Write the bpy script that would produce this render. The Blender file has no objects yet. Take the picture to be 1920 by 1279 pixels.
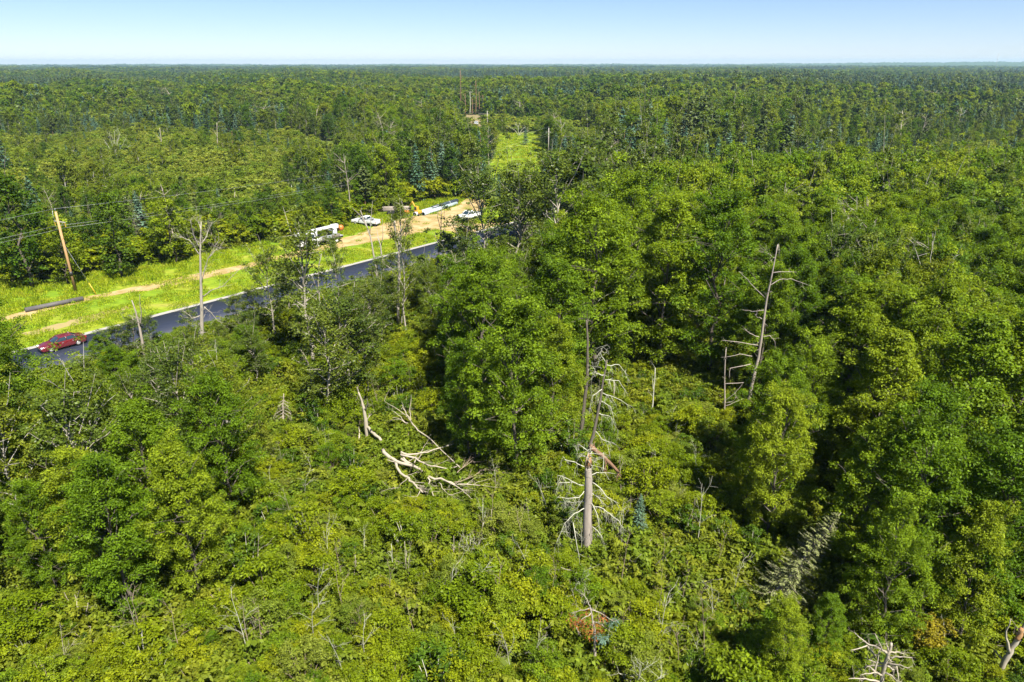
import bpy, math, random
import numpy as np
from mathutils import Vector, Matrix

R = math.radians
C = bpy.context.scene.collection
S = bpy.context.scene

# ------------------------------------------------------------------ camera, sky, sun, exposure
CAM_H = 31.0
FPX, PW, PH, HORIZON = 1281.0, 1920.0, 1279.0, 119.0
PITCH = math.atan((PH / 2 - HORIZON) / FPX)
cp, sp = math.cos(PITCH), math.sin(PITCH)
cam_d = bpy.data.cameras.new('camera')
cam = bpy.data.objects.new('camera', cam_d)
C.objects.link(cam)
cam.location = (0, 0, CAM_H)
cam.rotation_euler = (math.pi / 2 - PITCH, 0, 0)
cam_d.sensor_width = 36.0
cam_d.lens = 36.0 * FPX / PW
cam_d.clip_start = 0.5
cam_d.clip_end = 40000
S.camera = cam

SUN_EL, SUN_AZ = 56.0, 148.0          # azimuth clockwise from +Y (the camera looks along +Y)
world = bpy.data.worlds.new('World')
S.world = world
world.use_nodes = True
wn = world.node_tree
wn.nodes.clear()
sky = wn.nodes.new('ShaderNodeTexSky')
sky.sky_type = 'NISHITA'
sky.sun_disc = False
sky.sun_elevation = R(SUN_EL)
sky.sun_rotation = R(SUN_AZ)
sky.air_density = 1.0
sky.dust_density = 0.0
sky.ozone_density = 4.0
sky.altitude = 1500
hsv = wn.nodes.new('ShaderNodeMix')          # camera white balance of the sky: a little cooler all over
hsv.data_type = 'RGBA'; hsv.blend_type = 'MULTIPLY'; hsv.inputs[0].default_value = 1.0
hsv.inputs[7].default_value = (0.80, 0.82, 1.0, 1)
bg = wn.nodes.new('ShaderNodeBackground')
bg.inputs['Strength'].default_value = 0.05
wo = wn.nodes.new('ShaderNodeOutputWorld')
wn.links.new(sky.outputs[0], hsv.inputs[6])
wn.links.new(hsv.outputs[2], bg.inputs['Color'])
wn.links.new(bg.outputs[0], wo.inputs['Surface'])

sun_d = bpy.data.lights.new('sun', 'SUN')
sun_d.energy = 5.0
sun_d.angle = R(0.5)
sun_d.color = (1.0, 0.94, 0.82)
sun = bpy.data.objects.new('sun', sun_d)
C.objects.link(sun)
sdir = Vector((math.sin(R(SUN_AZ)) * math.cos(R(SUN_EL)), math.cos(R(SUN_AZ)) * math.cos(R(SUN_EL)), math.sin(R(SUN_EL))))
sun.rotation_euler = sdir.to_track_quat('Z', 'Y').to_euler()

S.view_settings.view_transform = 'Standard'
S.view_settings.look = 'None'
S.view_settings.gamma = 1.0
S.view_settings.use_curve_mapping = False
S.view_settings.exposure = 1.55
cy = S.cycles
cy.max_bounces = 6
cy.diffuse_bounces = 4
cy.glossy_bounces = 2
cy.transmission_bounces = 4
cy.transparent_max_bounces = 4
cy.volume_bounces = 0
cy.caustics_reflective = False
cy.caustics_refractive = False
cy.use_adaptive_sampling = True
cy.adaptive_threshold = 0.02
cy.use_denoising = True
cy.denoiser = 'OPENIMAGEDENOISE'
cy.denoising_input_passes = 'RGB_ALBEDO_NORMAL'
cy.denoising_prefilter = 'ACCURATE'

# ------------------------------------------------------------------ survey helpers (photo pixel <-> place in the world)
def at(u, v, z=0.0):
    x = (u - PW / 2) / FPX
    y = (PH / 2 - v) / FPX
    t = (z - CAM_H) / (-sp + y * cp)
    return np.array((x * t, (cp + y * sp) * t, z))

def at_y(u, v, Y):
    x = (u - PW / 2) / FPX
    y = (PH / 2 - v) / FPX
    t = Y / (cp + y * sp)
    return np.array((x * t, Y, CAM_H + (-sp + y * cp) * t))

def proj(X, Y, Z=0.0):
    Z = Z - CAM_H
    d = Y * cp - Z * sp
    return PW / 2 + FPX * X / d, PH / 2 - FPX * (Y * sp + Z * cp) / d, d

RA, RB = at(150, 632), at(856, 447)
RT = (RB - RA)[:2] / np.linalg.norm((RB - RA)[:2])
RN = np.array((-RT[1], RT[0]))
ROAD_ANG = math.atan2(RT[1], RT[0])
def sd_of(x, y):
    dx, dy = x - RA[0], y - RA[1]
    return dx * RT[0] + dy * RT[1], dx * RN[0] + dy * RN[1]
def rd(s, d, z=0.0):
    return (RA[0] + RT[0] * s + RN[0] * d, RA[1] + RT[1] * s + RN[1] * d, z)

# ------------------------------------------------------------------ object helpers
def tag(o, label=None, cat=None, group=None, kind=None):
    if label: o['label'] = label
    if cat: o['category'] = cat
    if group: o['group'] = group
    if kind: o['kind'] = kind
    return o

def empty(name, loc, rz=0.0, label=None, cat=None, group=None, scale=1.0):
    o = bpy.data.objects.new(name, None)
    C.objects.link(o)
    o.empty_display_size = 0.3
    o.location = loc
    o.rotation_euler = (0, 0, rz)
    o.scale = (scale, scale, scale)
    return tag(o, label, cat, group)

def link(name, me, parent=None):
    o = bpy.data.objects.new(name, me)
    C.objects.link(o)
    o.parent = parent
    return o

def copy_tree(o, parent=None):
    c = o.copy()
    C.objects.link(c)
    c.parent = parent
    for ch in list(o.children):
        copy_tree(ch, c)
    return c

def mesh_np(name, V, loops, totals, mats, matidx=None, tint=None, smooth=False):
    me = bpy.data.meshes.new(name)
    V = np.asarray(V, dtype=np.float32)
    me.vertices.add(len(V))
    me.vertices.foreach_set('co', V.ravel())
    loops = np.asarray(loops, dtype=np.int32)
    totals = np.asarray(totals, dtype=np.int32)
    me.loops.add(len(loops))
    me.loops.foreach_set('vertex_index', loops)
    me.polygons.add(len(totals))
    starts = np.concatenate(([0], np.cumsum(totals)[:-1])).astype(np.int32)
    me.polygons.foreach_set('loop_start', starts)
    for m in mats:
        me.materials.append(m)
    if matidx is not None:
        me.polygons.foreach_set('material_index', np.asarray(matidx, dtype=np.int32))
    if smooth:
        me.polygons.foreach_set('use_smooth', np.ones(len(totals), dtype=bool))
    if tint is not None:
        a = me.attributes.new('tint', 'FLOAT', 'POINT')
        a.data.foreach_set('value', np.asarray(tint, dtype=np.float32))
    me.update(calc_edges=True)
    return me

class MB:
    """collects tubes, boxes and prisms into one mesh"""
    def __init__(self):
        self.v, self.f, self.m = [], [], []
    def tube(self, pts, rad, sides=6, mat=0, cap=True, rough=0.0, rng=None):
        pts = [np.asarray(p, float) for p in pts]
        n = len(pts)
        if np.isscalar(rad): rad = [rad] * n
        base = len(self.v)
        ref = None
        for i, p in enumerate(pts):
            t = pts[min(i + 1, n - 1)] - pts[max(i - 1, 0)]
            L = np.linalg.norm(t)
            t = t / L if L > 1e-9 else np.array((0, 0, 1.0))
            if ref is None:
                ref = np.cross(t, (0.0, 0, 1)) if abs(t[2]) < 0.9 else np.cross(t, (1.0, 0, 0))
            ref = ref - t * np.dot(ref, t)
            ref = ref / (np.linalg.norm(ref) + 1e-9)
            b = np.cross(t, ref)
            for k in range(sides):
                a = 2 * math.pi * k / sides
                r = rad[i]
                if rough and rng is not None: r *= 1 + rng.uniform(-rough, rough)
                self.v.append(p + ref * (math.cos(a) * r) + b * (math.sin(a) * r))
        for i in range(n - 1):
            for k in range(sides):
                k2 = (k + 1) % sides
                self.f.append((base + i * sides + k, base + i * sides + k2, base + (i + 1) * sides + k2, base + (i + 1) * sides + k))
                self.m.append(mat)
        if cap:
            self.f.append(tuple(base + k for k in range(sides))[::-1]); self.m.append(mat)
            self.f.append(tuple(base + (n - 1) * sides + k for k in range(sides))); self.m.append(mat)
        return self
    def box(self, c, s, mat=0, rz=0.0, ry=0.0, taper=1.0):
        base = len(self.v)
        M = Matrix.Rotation(rz, 3, 'Z') @ Matrix.Rotation(ry, 3, 'Y')
        for dz in (-1, 1):
            k = taper if dz > 0 else 1.0
            for dx, dy in ((-1, -1), (1, -1), (1, 1), (-1, 1)):
                p = M @ Vector((dx * s[0] / 2 * k, dy * s[1] / 2 * k, dz * s[2] / 2))
                self.v.append(np.array((c[0] + p.x, c[1] + p.y, c[2] + p.z)))
        for q in ((3, 2, 1, 0), (4, 5, 6, 7), (0, 1, 5, 4), (1, 2, 6, 5), (2, 3, 7, 6), (3, 0, 4, 7)):
            self.f.append(tuple(base + i for i in q)); self.m.append(mat)
        return self
    def loft(self, sections, mat=0, cap=True):
        """sections: list of equally long rings of points"""
        base = len(self.v)
        n = len(sections[0])
        for s in sections:
            self.v.extend(np.asarray(p, float) for p in s)
        for i in range(len(sections) - 1):
            for k in range(n):
                k2 = (k + 1) % n
                self.f.append((base + i * n + k, base + i * n + k2, base + (i + 1) * n + k2, base + (i + 1) * n + k)); self.m.append(mat)
        if cap:
            self.f.append(tuple(base + k for k in range(n))[::-1]); self.m.append(mat)
            self.f.append(tuple(base + (len(sections) - 1) * n + k for k in range(n))); self.m.append(mat)
        return self
    def quad(self, pts, mat=0):
        base = len(self.v)
        self.v.extend(np.asarray(p, float) for p in pts)
        self.f.append(tuple(range(base, base + len(pts)))); self.m.append(mat)
        return self
    def arrays(self):
        return (np.array(self.v, dtype=np.float32).reshape(-1, 3), np.array([i for f in self.f for i in f], dtype=np.int32),
                np.array([len(f) for f in self.f], dtype=np.int32), np.array(self.m, dtype=np.int32))
    def mesh(self, name, mats, smooth=False):
        V, l, t, m = self.arrays()
        return mesh_np(name, V, l, t, mats if isinstance(mats, (list, tuple)) else [mats], m, None, smooth)
    def build(self, name, mats, parent=None, smooth=False, bevel=0.0):
        o = link(name, self.mesh(name, mats, smooth), parent)
        if bevel:
            b = o.modifiers.new('bevel', 'BEVEL'); b.width = bevel; b.segments = 2; b.limit_method = 'ANGLE'
        return o

# ------------------------------------------------------------------ materials
def new_mat(name):
    m = bpy.data.materials.new(name)
    m.use_nodes = True
    n = m.node_tree
    n.nodes.clear()
    out = n.nodes.new('ShaderNodeOutputMaterial')
    return m, n, out

def ramp(n, cols, pos=None, interp='LINEAR'):
    r = n.nodes.new('ShaderNodeValToRGB')
    r.color_ramp.interpolation = interp
    e = r.color_ramp.elements
    k = len(cols)
    pos = pos or [i / (k - 1) for i in range(k)]
    while len(e) < k: e.new(0.5)
    for i in range(k):
        e[i].position = pos[i]; e[i].color = (*cols[i], 1)
    return r

def leaf_mat(name, cols, rough=0.5, spec=0.12, transl=0.44, tvar=0.55):
    m, n, out = new_mat(name)
    oi = n.nodes.new('ShaderNodeObjectInfo')
    at_ = n.nodes.new('ShaderNodeAttribute'); at_.attribute_name = 'tint'
    r = ramp(n, cols)
    # hue of each plant, with some drift from leaf to leaf
    mx = n.nodes.new('ShaderNodeMath'); mx.operation = 'MULTIPLY_ADD'
    n.links.new(at_.outputs['Fac'], mx.inputs[0]); mx.inputs[1].default_value = 0.30
    sh = n.nodes.new('ShaderNodeMath'); sh.operation = 'MULTIPLY'; sh.inputs[1].default_value = 0.75
    n.links.new(oi.outputs['Random'], sh.inputs[0]); n.links.new(sh.outputs[0], mx.inputs[2])
    n.links.new(mx.outputs[0], r.inputs[0])
    vv = n.nodes.new('ShaderNodeMapRange'); vv.inputs['To Min'].default_value = 1 - tvar; vv.inputs['To Max'].default_value = 1 + tvar
    n.links.new(at_.outputs['Fac'], vv.inputs['Value'])
    h = n.nodes.new('ShaderNodeHueSaturation')
    n.links.new(r.outputs[0], h.inputs['Color']); n.links.new(vv.outputs[0], h.inputs['Value'])
    p = n.nodes.new('ShaderNodeBsdfPrincipled')
    p.inputs['Roughness'].default_value = rough
    p.inputs['Specular IOR Level'].default_value = spec
    n.links.new(h.outputs[0], p.inputs['Base Color'])
    t = n.nodes.new('ShaderNodeBsdfTranslucent')
    th = n.nodes.new('ShaderNodeMix'); th.data_type = 'RGBA'; th.blend_type = 'MULTIPLY'; th.inputs[0].default_value = 1.0
    th.inputs[7].default_value = (1.45, 1.3, 0.55, 1)
    n.links.new(h.outputs[0], th.inputs[6]); n.links.new(th.outputs[2], t.inputs['Color'])
    ms = n.nodes.new('ShaderNodeMixShader'); ms.inputs[0].default_value = transl
    n.links.new(p.outputs[0], ms.inputs[1]); n.links.new(t.outputs[0], ms.inputs[2])
    n.links.new(ms.outputs[0], out.inputs['Surface'])
    return m

def noise_mat(name, cols, scale=3.0, rough=0.85, pos=None, stretch=(1, 1, 1), bump=0.0, spec=0.2, detail=6.0, dist=0.0, turn=0.0):
    m, n, out = new_mat(name)
    tc = n.nodes.new('ShaderNodeTexCoord')
    mp = n.nodes.new('ShaderNodeMapping'); mp.inputs['Scale'].default_value = stretch; mp.inputs['Rotation'].default_value = (0, 0, turn)
    n.links.new(tc.outputs['Object'], mp.inputs[0])
    no = n.nodes.new('ShaderNodeTexNoise'); no.inputs['Scale'].default_value = scale; no.inputs['Detail'].default_value = detail
    no.inputs['Roughness'].default_value = 0.65; no.inputs['Distortion'].default_value = dist
    n.links.new(mp.outputs[0], no.inputs['Vector'])
    r = ramp(n, cols, pos)
    n.links.new(no.outputs['Fac'], r.inputs[0])
    p = n.nodes.new('ShaderNodeBsdfPrincipled'); p.inputs['Roughness'].default_value = rough; p.inputs['Specular IOR Level'].default_value = spec
    n.links.new(r.outputs[0], p.inputs['Base Color'])
    if bump:
        b = n.nodes.new('ShaderNodeBump'); b.inputs['Strength'].default_value = bump; b.inputs['Distance'].default_value = 0.05
        n.links.new(no.outputs['Fac'], b.inputs['Height']); n.links.new(b.outputs[0], p.inputs['Normal'])
    n.links.new(p.outputs[0], out.inputs['Surface'])
    return m

def paint_mat(name, col, rough=0.35, metal=0.0, coat=0.0, dirt=0.12, spec=0.5):
    m, n, out = new_mat(name)
    tc = n.nodes.new('ShaderNodeTexCoord')
    no = n.nodes.new('ShaderNodeTexNoise'); no.inputs['Scale'].default_value = 2.5; no.inputs['Detail'].default_value = 5
    n.links.new(tc.outputs['Object'], no.inputs['Vector'])
    r = ramp(n, [tuple(c * (1 - dirt * 2) for c in col), col], [0.3, 0.6])
    n.links.new(no.outputs['Fac'], r.inputs[0])
    p = n.nodes.new('ShaderNodeBsdfPrincipled')
    n.links.new(r.outputs[0], p.inputs['Base Color'])
    p.inputs['Roughness'].default_value = rough; p.inputs['Metallic'].default_value = metal
    p.inputs['Coat Weight'].default_value = coat; p.inputs['Specular IOR Level'].default_value = spec
    n.links.new(p.outputs[0], out.inputs['Surface'])
    return m

L_ASH = leaf_mat('ash_leaf', [(0.058, 0.116, 0.005), (0.088, 0.158, 0.006), (0.122, 0.194, 0.008), (0.160, 0.222, 0.009), (0.188, 0.238, 0.012)])
L_DARK = leaf_mat('dark_leaf', [(0.042, 0.090, 0.006), (0.062, 0.118, 0.008), (0.085, 0.142, 0.010)])
L_ASPEN = leaf_mat('aspen_leaf', [(0.058, 0.098, 0.012), (0.086, 0.128, 0.014), (0.122, 0.158, 0.018)], rough=0.42, spec=0.25)
L_BIRCH = leaf_mat('birch_leaf', [(0.095, 0.145, 0.010), (0.120, 0.165, 0.012), (0.150, 0.180, 0.014)])
L_SHRUB = leaf_mat('shrub_leaf', [(0.085, 0.140, 0.004), (0.128, 0.180, 0.005), (0.165, 0.210, 0.006), (0.205, 0.228, 0.008)])
L_SWAMP = leaf_mat('swamp_shrub_leaf', [(0.075, 0.130, 0.010), (0.120, 0.175, 0.014), (0.165, 0.205, 0.024), (0.190, 0.215, 0.03)])
L_SPRUCE = leaf_mat('spruce_needle', [(0.034, 0.076, 0.042), (0.055, 0.108, 0.066), (0.080, 0.135, 0.085)], transl=0.1)
L_OLDSPR = leaf_mat('worn_spruce_needle', [(0.080, 0.120, 0.030), (0.110, 0.145, 0.040), (0.145, 0.160, 0.060)], transl=0.1)
L_PINE = leaf_mat('pine_needle', [(0.042, 0.070, 0.018), (0.055, 0.082, 0.020), (0.070, 0.090, 0.024)], transl=0.12)
L_YELLOW = leaf_mat('yellow_leaf', [(0.20, 0.19, 0.012), (0.26, 0.21, 0.015)])
L_RUST = leaf_mat('rust_needle', [(0.17, 0.050, 0.016), (0.24, 0.085, 0.022), (0.22, 0.14, 0.04)], transl=0.1)
L_TEAL = leaf_mat('blue_spruce_needle', [(0.055, 0.105, 0.075), (0.08, 0.135, 0.10)], transl=0.1)
L_GRASS = leaf_mat('grass_blade', [(0.13, 0.23, 0.008), (0.20, 0.28, 0.010), (0.25, 0.31, 0.014), (0.32, 0.34, 0.025)], transl=0.35)
L_FERN = leaf_mat('ground_plant_leaf', [(0.09, 0.145, 0.010), (0.13, 0.175, 0.012), (0.17, 0.19, 0.015)])
B_GREY = noise_mat('grey_bark', [(0.055, 0.047, 0.036), (0.13, 0.112, 0.09)], 6, stretch=(1, 1, 0.25), bump=0.5)
B_ASPEN = noise_mat('aspen_bark', [(0.11, 0.10, 0.08), (0.28, 0.255, 0.21), (0.40, 0.365, 0.30)], 4, stretch=(1, 1, 0.35), bump=0.3)
B_BIRCH = noise_mat('birch_bark', [(0.05, 0.045, 0.04), (0.32, 0.30, 0.265), (0.42, 0.40, 0.355)], 3.5, pos=[0.25, 0.45, 0.7], stretch=(0.5, 0.5, 2))
B_DEAD = noise_mat('bleached_wood', [(0.10, 0.085, 0.07), (0.26, 0.225, 0.19), (0.38, 0.34, 0.29)], 5, stretch=(1, 1, 0.2), bump=0.4)
B_PALE = noise_mat('pale_dead_wood', [(0.15, 0.125, 0.09), (0.30, 0.265, 0.205), (0.42, 0.38, 0.31)], 5, stretch=(1, 1, 0.3))
B_LICHEN = noise_mat('lichen_twig', [(0.20, 0.20, 0.15), (0.36, 0.36, 0.28), (0.47, 0.47, 0.38)], 7)
B_BROWN = noise_mat('brown_bark', [(0.13, 0.075, 0.045), (0.24, 0.145, 0.09)], 6, stretch=(1, 1, 0.25), bump=0.4)
B_RAW = noise_mat('fresh_split_wood', [(0.20, 0.12, 0.06), (0.34, 0.19, 0.085)], 8, stretch=(1, 1, 0.15))
B_TWIG = noise_mat('dry_twig', [(0.16, 0.12, 0.085), (0.30, 0.24, 0.18)], 5)

# ------------------------------------------------------------------ leaves
def unit(a):
    return a / (np.linalg.norm(a, axis=-1, keepdims=True) + 1e-9)

def leaf_arrays(Cn, A, N, L, W, fold=0.18):
    """one folded rhombic leaf per row"""
    A = unit(A - N * np.sum(A * N, axis=1, keepdims=True))
    B = np.cross(N, A)
    L = np.asarray(L).reshape(-1, 1); W = np.asarray(W).reshape(-1, 1)
    n = len(Cn)
    V = np.empty((n, 4, 3), dtype=np.float32)
    V[:, 0] = Cn - A * L * 0.5
    V[:, 1] = Cn + B * W * 0.5 + N * W * fold
    V[:, 2] = Cn + A * L * 0.5
    V[:, 3] = Cn - B * W * 0.5 + N * W * fold
    return V.reshape(-1, 3)

def cluster_leaves(rng, cent, rad, m, L, W, flat=0.62, up=0.9, outw=0.6, jit=0.55, droop=0.25, fold=0.18):
    cent = np.asarray(cent); rad = np.asarray(rad)
    cnt = np.maximum(3, (m * (rad / rad.mean()) ** 2).astype(int))
    idx = np.repeat(np.arange(len(cent)), cnt)
    n = len(idx)
    d = unit(rng.normal(size=(n, 3)))
    d[:, 2] = np.where(d[:, 2] < -0.35, -d[:, 2], d[:, 2])
    r = rng.random(n) ** 0.5
    P = cent[idx] + d * (rad[idx] * r)[:, None] * np.array((1, 1, flat))
    N = unit(np.array((0, 0, up)) + d * outw + rng.normal(size=(n, 3)) * jit)
    A = d * np.array((1, 1, 0.3)) + rng.normal(size=(n, 3)) * 0.5 - np.array((0, 0, droop))
    s = rng.uniform(0.7, 1.25, n)
    V = leaf_arrays(P, A, N, L * s, W * s, fold)
    ct = rng.random(len(cent))
    tint = np.clip(0.55 * rng.random(n) + 0.45 * ct[idx], 0, 1)
    return V, np.repeat(tint, 4)

def leaf_mesh(name, V, tint, mat, V2=None):
    nq = len(V) // 4
    return mesh_np(name, V, np.arange(len(V)), np.full(nq, 4), [mat], np.zeros(nq), tint)

def joined_mesh(name, wood, V, tint, mats):
    Vw, lw, tw, mw = wood.arrays()
    nq = len(V) // 4
    return mesh_np(name, np.concatenate((Vw, V)), np.concatenate((lw, np.arange(len(V)) + len(Vw))),
                   np.concatenate((tw, np.full(nq, 4))), mats, np.concatenate((np.zeros(len(tw)), np.ones(nq))),
                   np.concatenate((np.full(len(Vw), 0.5), tint)))

# ------------------------------------------------------------------ plant generators (wood, leaves) at full size
def wobble(rng, p0, p1, n, amp):
    p0, p1 = np.asarray(p0, float), np.asarray(p1, float)
    out = []
    for i in range(n + 1):
        t = i / n
        o = rng.normal(size=3) * amp * (1 if 0 < i < n else 0)
        out.append(p0 + (p1 - p0) * t + o)
    return out

def broadleaf(seed, H, Rm, base, nl, cr, m, L, W, kmin=2, kmax=6, droop=0.25, twigs=True, sides=6, tr=0.18, narrow=0.0, density=1.0, lean=0.0, shell=0.4, env=60):
    rng = np.random.default_rng(seed)
    wood = MB()
    top = np.array((rng.normal() * 0.3 + lean, rng.normal() * 0.3, H * 0.93))
    tp = wobble(rng, (0, 0, -0.2), top, 7, H * 0.012)
    tr0 = [tr * (1 - 0.86 * i / 7) * (1.25 if i == 0 else 1) for i in range(8)]
    wood.tube(tp, tr0, sides)
    tpa = np.array(tp)
    cents, rads = [], []
    ga = rng.uniform(0, 6.28)
    lob = rng.uniform(0.72, 1.2, 9)
    for i in range(nl):
        t = (i + rng.uniform(0.2, 0.8)) / nl
        z0 = H * (base + (0.90 - base) * t)
        k = np.interp(z0, tpa[:, 2], np.arange(8))
        p0 = np.array([np.interp(k, np.arange(8), tpa[:, j]) for j in range(3)])
        az = ga + i * 2.39996 + rng.normal() * 0.25
        prof = math.sin(math.pi * min(1, 0.18 + 0.80 * t)) ** 0.7
        ln = Rm * prof * lob[int((az % 6.283) / 6.284 * 9)] * rng.uniform(0.8, 1.12)
        el = R(22 + 40 * t + 22 * narrow + rng.normal() * 7)
        dr = np.array((math.cos(az), math.sin(az), math.tan(el)))
        p1 = p0 + dr * ln + np.array((0, 0, -0.08 * ln))
        mid = p0 + dr * ln * 0.5 + np.array((0, 0, 0.10 * ln)) + rng.normal(size=3) * 0.12
        wood.tube([p0, mid, p1], [tr * 0.45 * (1 - 0.5 * t), tr * 0.28 * (1 - 0.5 * t), tr * 0.08], max(3, sides - 2), cap=False)
        nk = int(rng.integers(kmin, kmax + 1) * (0.55 + 0.6 * prof))
        for q in range(max(1, nk)):
            s = shell + (1.04 - shell) * (q + rng.random()) / max(1, nk)
            pc = (p0 + (mid - p0) * (s * 2)) if s < 0.5 else (mid + (p1 - mid) * (s * 2 - 1))
            side = np.array((-dr[1], dr[0], 0)) * rng.normal() * 0.34 * ln * (0.4 + s * 0.6)
            c = pc + side + np.array((0, 0, rng.normal() * 0.25 + 0.15))
            if rng.random() > density: continue
            cents.append(c); rads.append(cr * rng.uniform(0.7, 1.3))
            if twigs and np.linalg.norm(c - pc) > 0.4:
                wood.tube([pc, c], [tr * 0.12, tr * 0.05], 3, cap=False)
    for q in range(int(env * density)):                     # outer sprays that close the crown, in lobes
        t = rng.random() ** 0.85
        az = rng.random() * 6.283
        prof = math.sin(math.pi * min(1, 0.18 + 0.80 * t)) ** 0.7
        lb = 0.80 + 0.26 * math.sin(az * 3 + ga + t * 5) * math.sin(t * 9 + ga * 2 + az)
        z = H * (base + 0.02 + (0.97 - base) * t)
        rr = Rm * prof * lb * rng.uniform(0.72, 1.0)
        k = np.interp(z, tpa[:, 2], np.arange(8))
        ax = np.array([np.interp(k, np.arange(8), tpa[:, j]) for j in range(2)])
        cents.append(np.array((ax[0] + math.cos(az) * rr, ax[1] + math.sin(az) * rr, z))); rads.append(cr * rng.uniform(0.65, 1.15))
    for q in range(int(5 * density) + 2):
        cents.append(top + rng.normal(size=3) * np.array((0.45, 0.45, 0.4)) * cr); rads.append(cr * rng.uniform(0.6, 1.0))
    V, tint = cluster_leaves(rng, cents, rads, m, L, W, flat=0.95, up=0.75, outw=0.75, jit=0.7, droop=droop)
    return wood, V, tint

def conifer(seed, H, Rm, whorls, nb, per, L, W, bare=0.06, ragged=0.15, sides=5, tr=0.14, thin=1.0, pine=False):
    rng = np.random.default_rng(seed)
    wood = MB()
    tp = wobble(rng, (0, 0, -0.2), (rng.normal() * 0.15, rng.normal() * 0.15, H), 5, H * 0.006)
    wood.tube(tp, [tr * (1 - 0.93 * i / 5) for i in range(6)], sides)
    P, A, N = [], [], []
    for w in range(whorls):
        t = (w + rng.random() * 0.6) / whorls
        z = H * (bare + (0.985 - bare) * t)
        ln0 = Rm * ((1 - t) ** (0.85 if not pine else 0.45)) * (0.75 + 0.25 * min(1, t * 6)) + 0.08
        for b in range(nb):
            if rng.random() > thin: continue
            az = (b + rng.random() * 0.8) / nb * 6.283 + w * 0.7
            ln = ln0 * rng.uniform(1 - ragged, 1 + ragged)
            dr = np.array((math.cos(az), math.sin(az), 0.0))
            tilt = 0.55 * t - 0.25 if not pine else 0.15
            pts = []
            for q in range(3):
                s = q / 2
                pts.append(np.array((0, 0, z)) + dr * ln * s + np.array((0, 0, ln * (tilt * s + 0.18 * s * s))))
            if sides > 4: wood.tube(pts, [0.022, 0.015, 0.006], 3, cap=False)
            side = np.array((-dr[1], dr[0], 0))
            k = max(2, int(per * (0.35 + ln / Rm)))
            for q in range(k):
                s = 0.15 + 0.85 * (q + rng.random()) / k
                wd = 0.32 * ln * (1.05 - s) * (1 if rng.random() < 0.5 else -1) * rng.random()
                c = pts[0] + (pts[2] - pts[0]) * s + side * wd + np.array((0, 0, -0.05 * rng.random()))
                P.append(c); A.append(dr * 1.0 + side * np.sign(wd) * 0.8 + np.array((0, 0, -0.25)) + rng.normal(size=3) * 0.2)
                N.append(np.array((0, 0, 1)) + dr * 0.5 + rng.normal(size=3) * 0.4)
    for q in range(6):
        P.append(np.array((0, 0, H * (0.97 + 0.005 * q)))); A.append(rng.normal(size=3) * 0.5 + np.array((0, 0, 1))); N.append(rng.normal(size=3))
    P, A, N = np.array(P), np.array(A), unit(np.array(N))
    s = rng.uniform(0.7, 1.25, len(P))
    V = leaf_arrays(P, A, N, L * s, W * s, 0.05)
    return wood, V, np.repeat(rng.random(len(P)), 4)

def shrub(seed, H, Rm, stems, cr, m, L, W, sides=3):
    rng = np.random.default_rng(seed)
    wood = MB()
    cents, rads = [], []
    for i in range(stems):
        az = i * 2.4 + rng.random()
        rr = Rm * math.sqrt((i + 0.5) / stems) * rng.uniform(0.8, 1.1)
        hh = H * (1 - 0.45 * (rr / Rm) ** 2) * rng.uniform(0.8, 1.06)
        p1 = np.array((math.cos(az) * rr, math.sin(az) * rr, hh * 0.92))
        p0 = np.array((math.cos(az) * rr * 0.25, math.sin(az) * rr * 0.25, -0.1))
        mid = p0 * 0.5 + p1 * 0.5 + np.array((0, 0, 0.12 * H))
        wood.tube([p0, mid, p1], [0.035, 0.024, 0.008], sides, cap=False)
        cents.append(p1); rads.append(cr * rng.uniform(0.75, 1.2))
        for q in range(2):
            s = rng.uniform(0.45, 0.9)
            c = mid + (p1 - mid) * (s * 2 - 1) if s > 0.5 else p0 + (mid - p0) * s * 2
            cents.append(c + rng.normal(size=3) * cr * 0.7); rads.append(cr * rng.uniform(0.6, 1.05))
    V, tint = cluster_leaves(rng, cents, rads, m, L, W, flat=0.75, jit=0.7, droop=0.1)
    return wood, V, tint

def branchy(mb, rng, p, d, ln, r, depth, spread=0.6, kids=3, droop=0.0, mat=0, sides=4, taper=0.25, curl=0.12, segs=4):
    p = np.asarray(p, float); d = unit(np.asarray(d, float))
    pts, rad = [p], [r]
    for i in range(segs):
        d = unit(d + rng.normal(size=3) * curl + np.array((0, 0, -droop)))
        p = p + d * ln / segs
        pts.append(p); rad.append(max(0.004, r * (1 - (1 - taper) * (i + 1) / segs)))
    mb.tube(pts, rad, sides, mat, cap=False)
    if depth > 0:
        for k in range(kids):
            s = rng.uniform(0.35, 1.0)
            i = min(segs - 1, int(s * segs))
            q = pts[i] + (pts[i + 1] - pts[i]) * (s * segs - i)
            dd = unit(unit(pts[i + 1] - pts[i]) + rng.normal(size=3) * spread)
            branchy(mb, rng, q, dd, ln * rng.uniform(0.35, 0.6), max(0.005, rad[i] * 0.55), depth - 1, spread, kids, droop, mat, max(3, sides - 1), taper, curl, 3)
    return pts

# prototypes -------------------------------------------------------
class Proto:
    def __init__(self, name, data, bark, leaf, H, plant='tree'):
        wood, V, t = data
        self.H = H
        self.leaf = leaf
        self.bark = bark
        self.wood, self.V, self.t, self.name = wood, V, t, name
        self._parts = self._join = None
        self.tw, self.cw = ('trunk', 'crown') if plant == 'tree' else ('stem', 'foliage')
    def parts(self):
        if self._parts is None:
            self._parts = (self.wood.mesh(self.tw, [self.bark], True), leaf_mesh(self.cw, self.V, self.t, self.leaf))
        return self._parts
    def joined(self):
        if self._join is None:
            me = joined_mesh(self.name, self.wood, self.V, self.t, [self.bark, self.leaf])
            self._join = bpy.data.objects.new(self.name, me)       # geometry source for the far masses
        return self._join

P = {}
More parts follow.
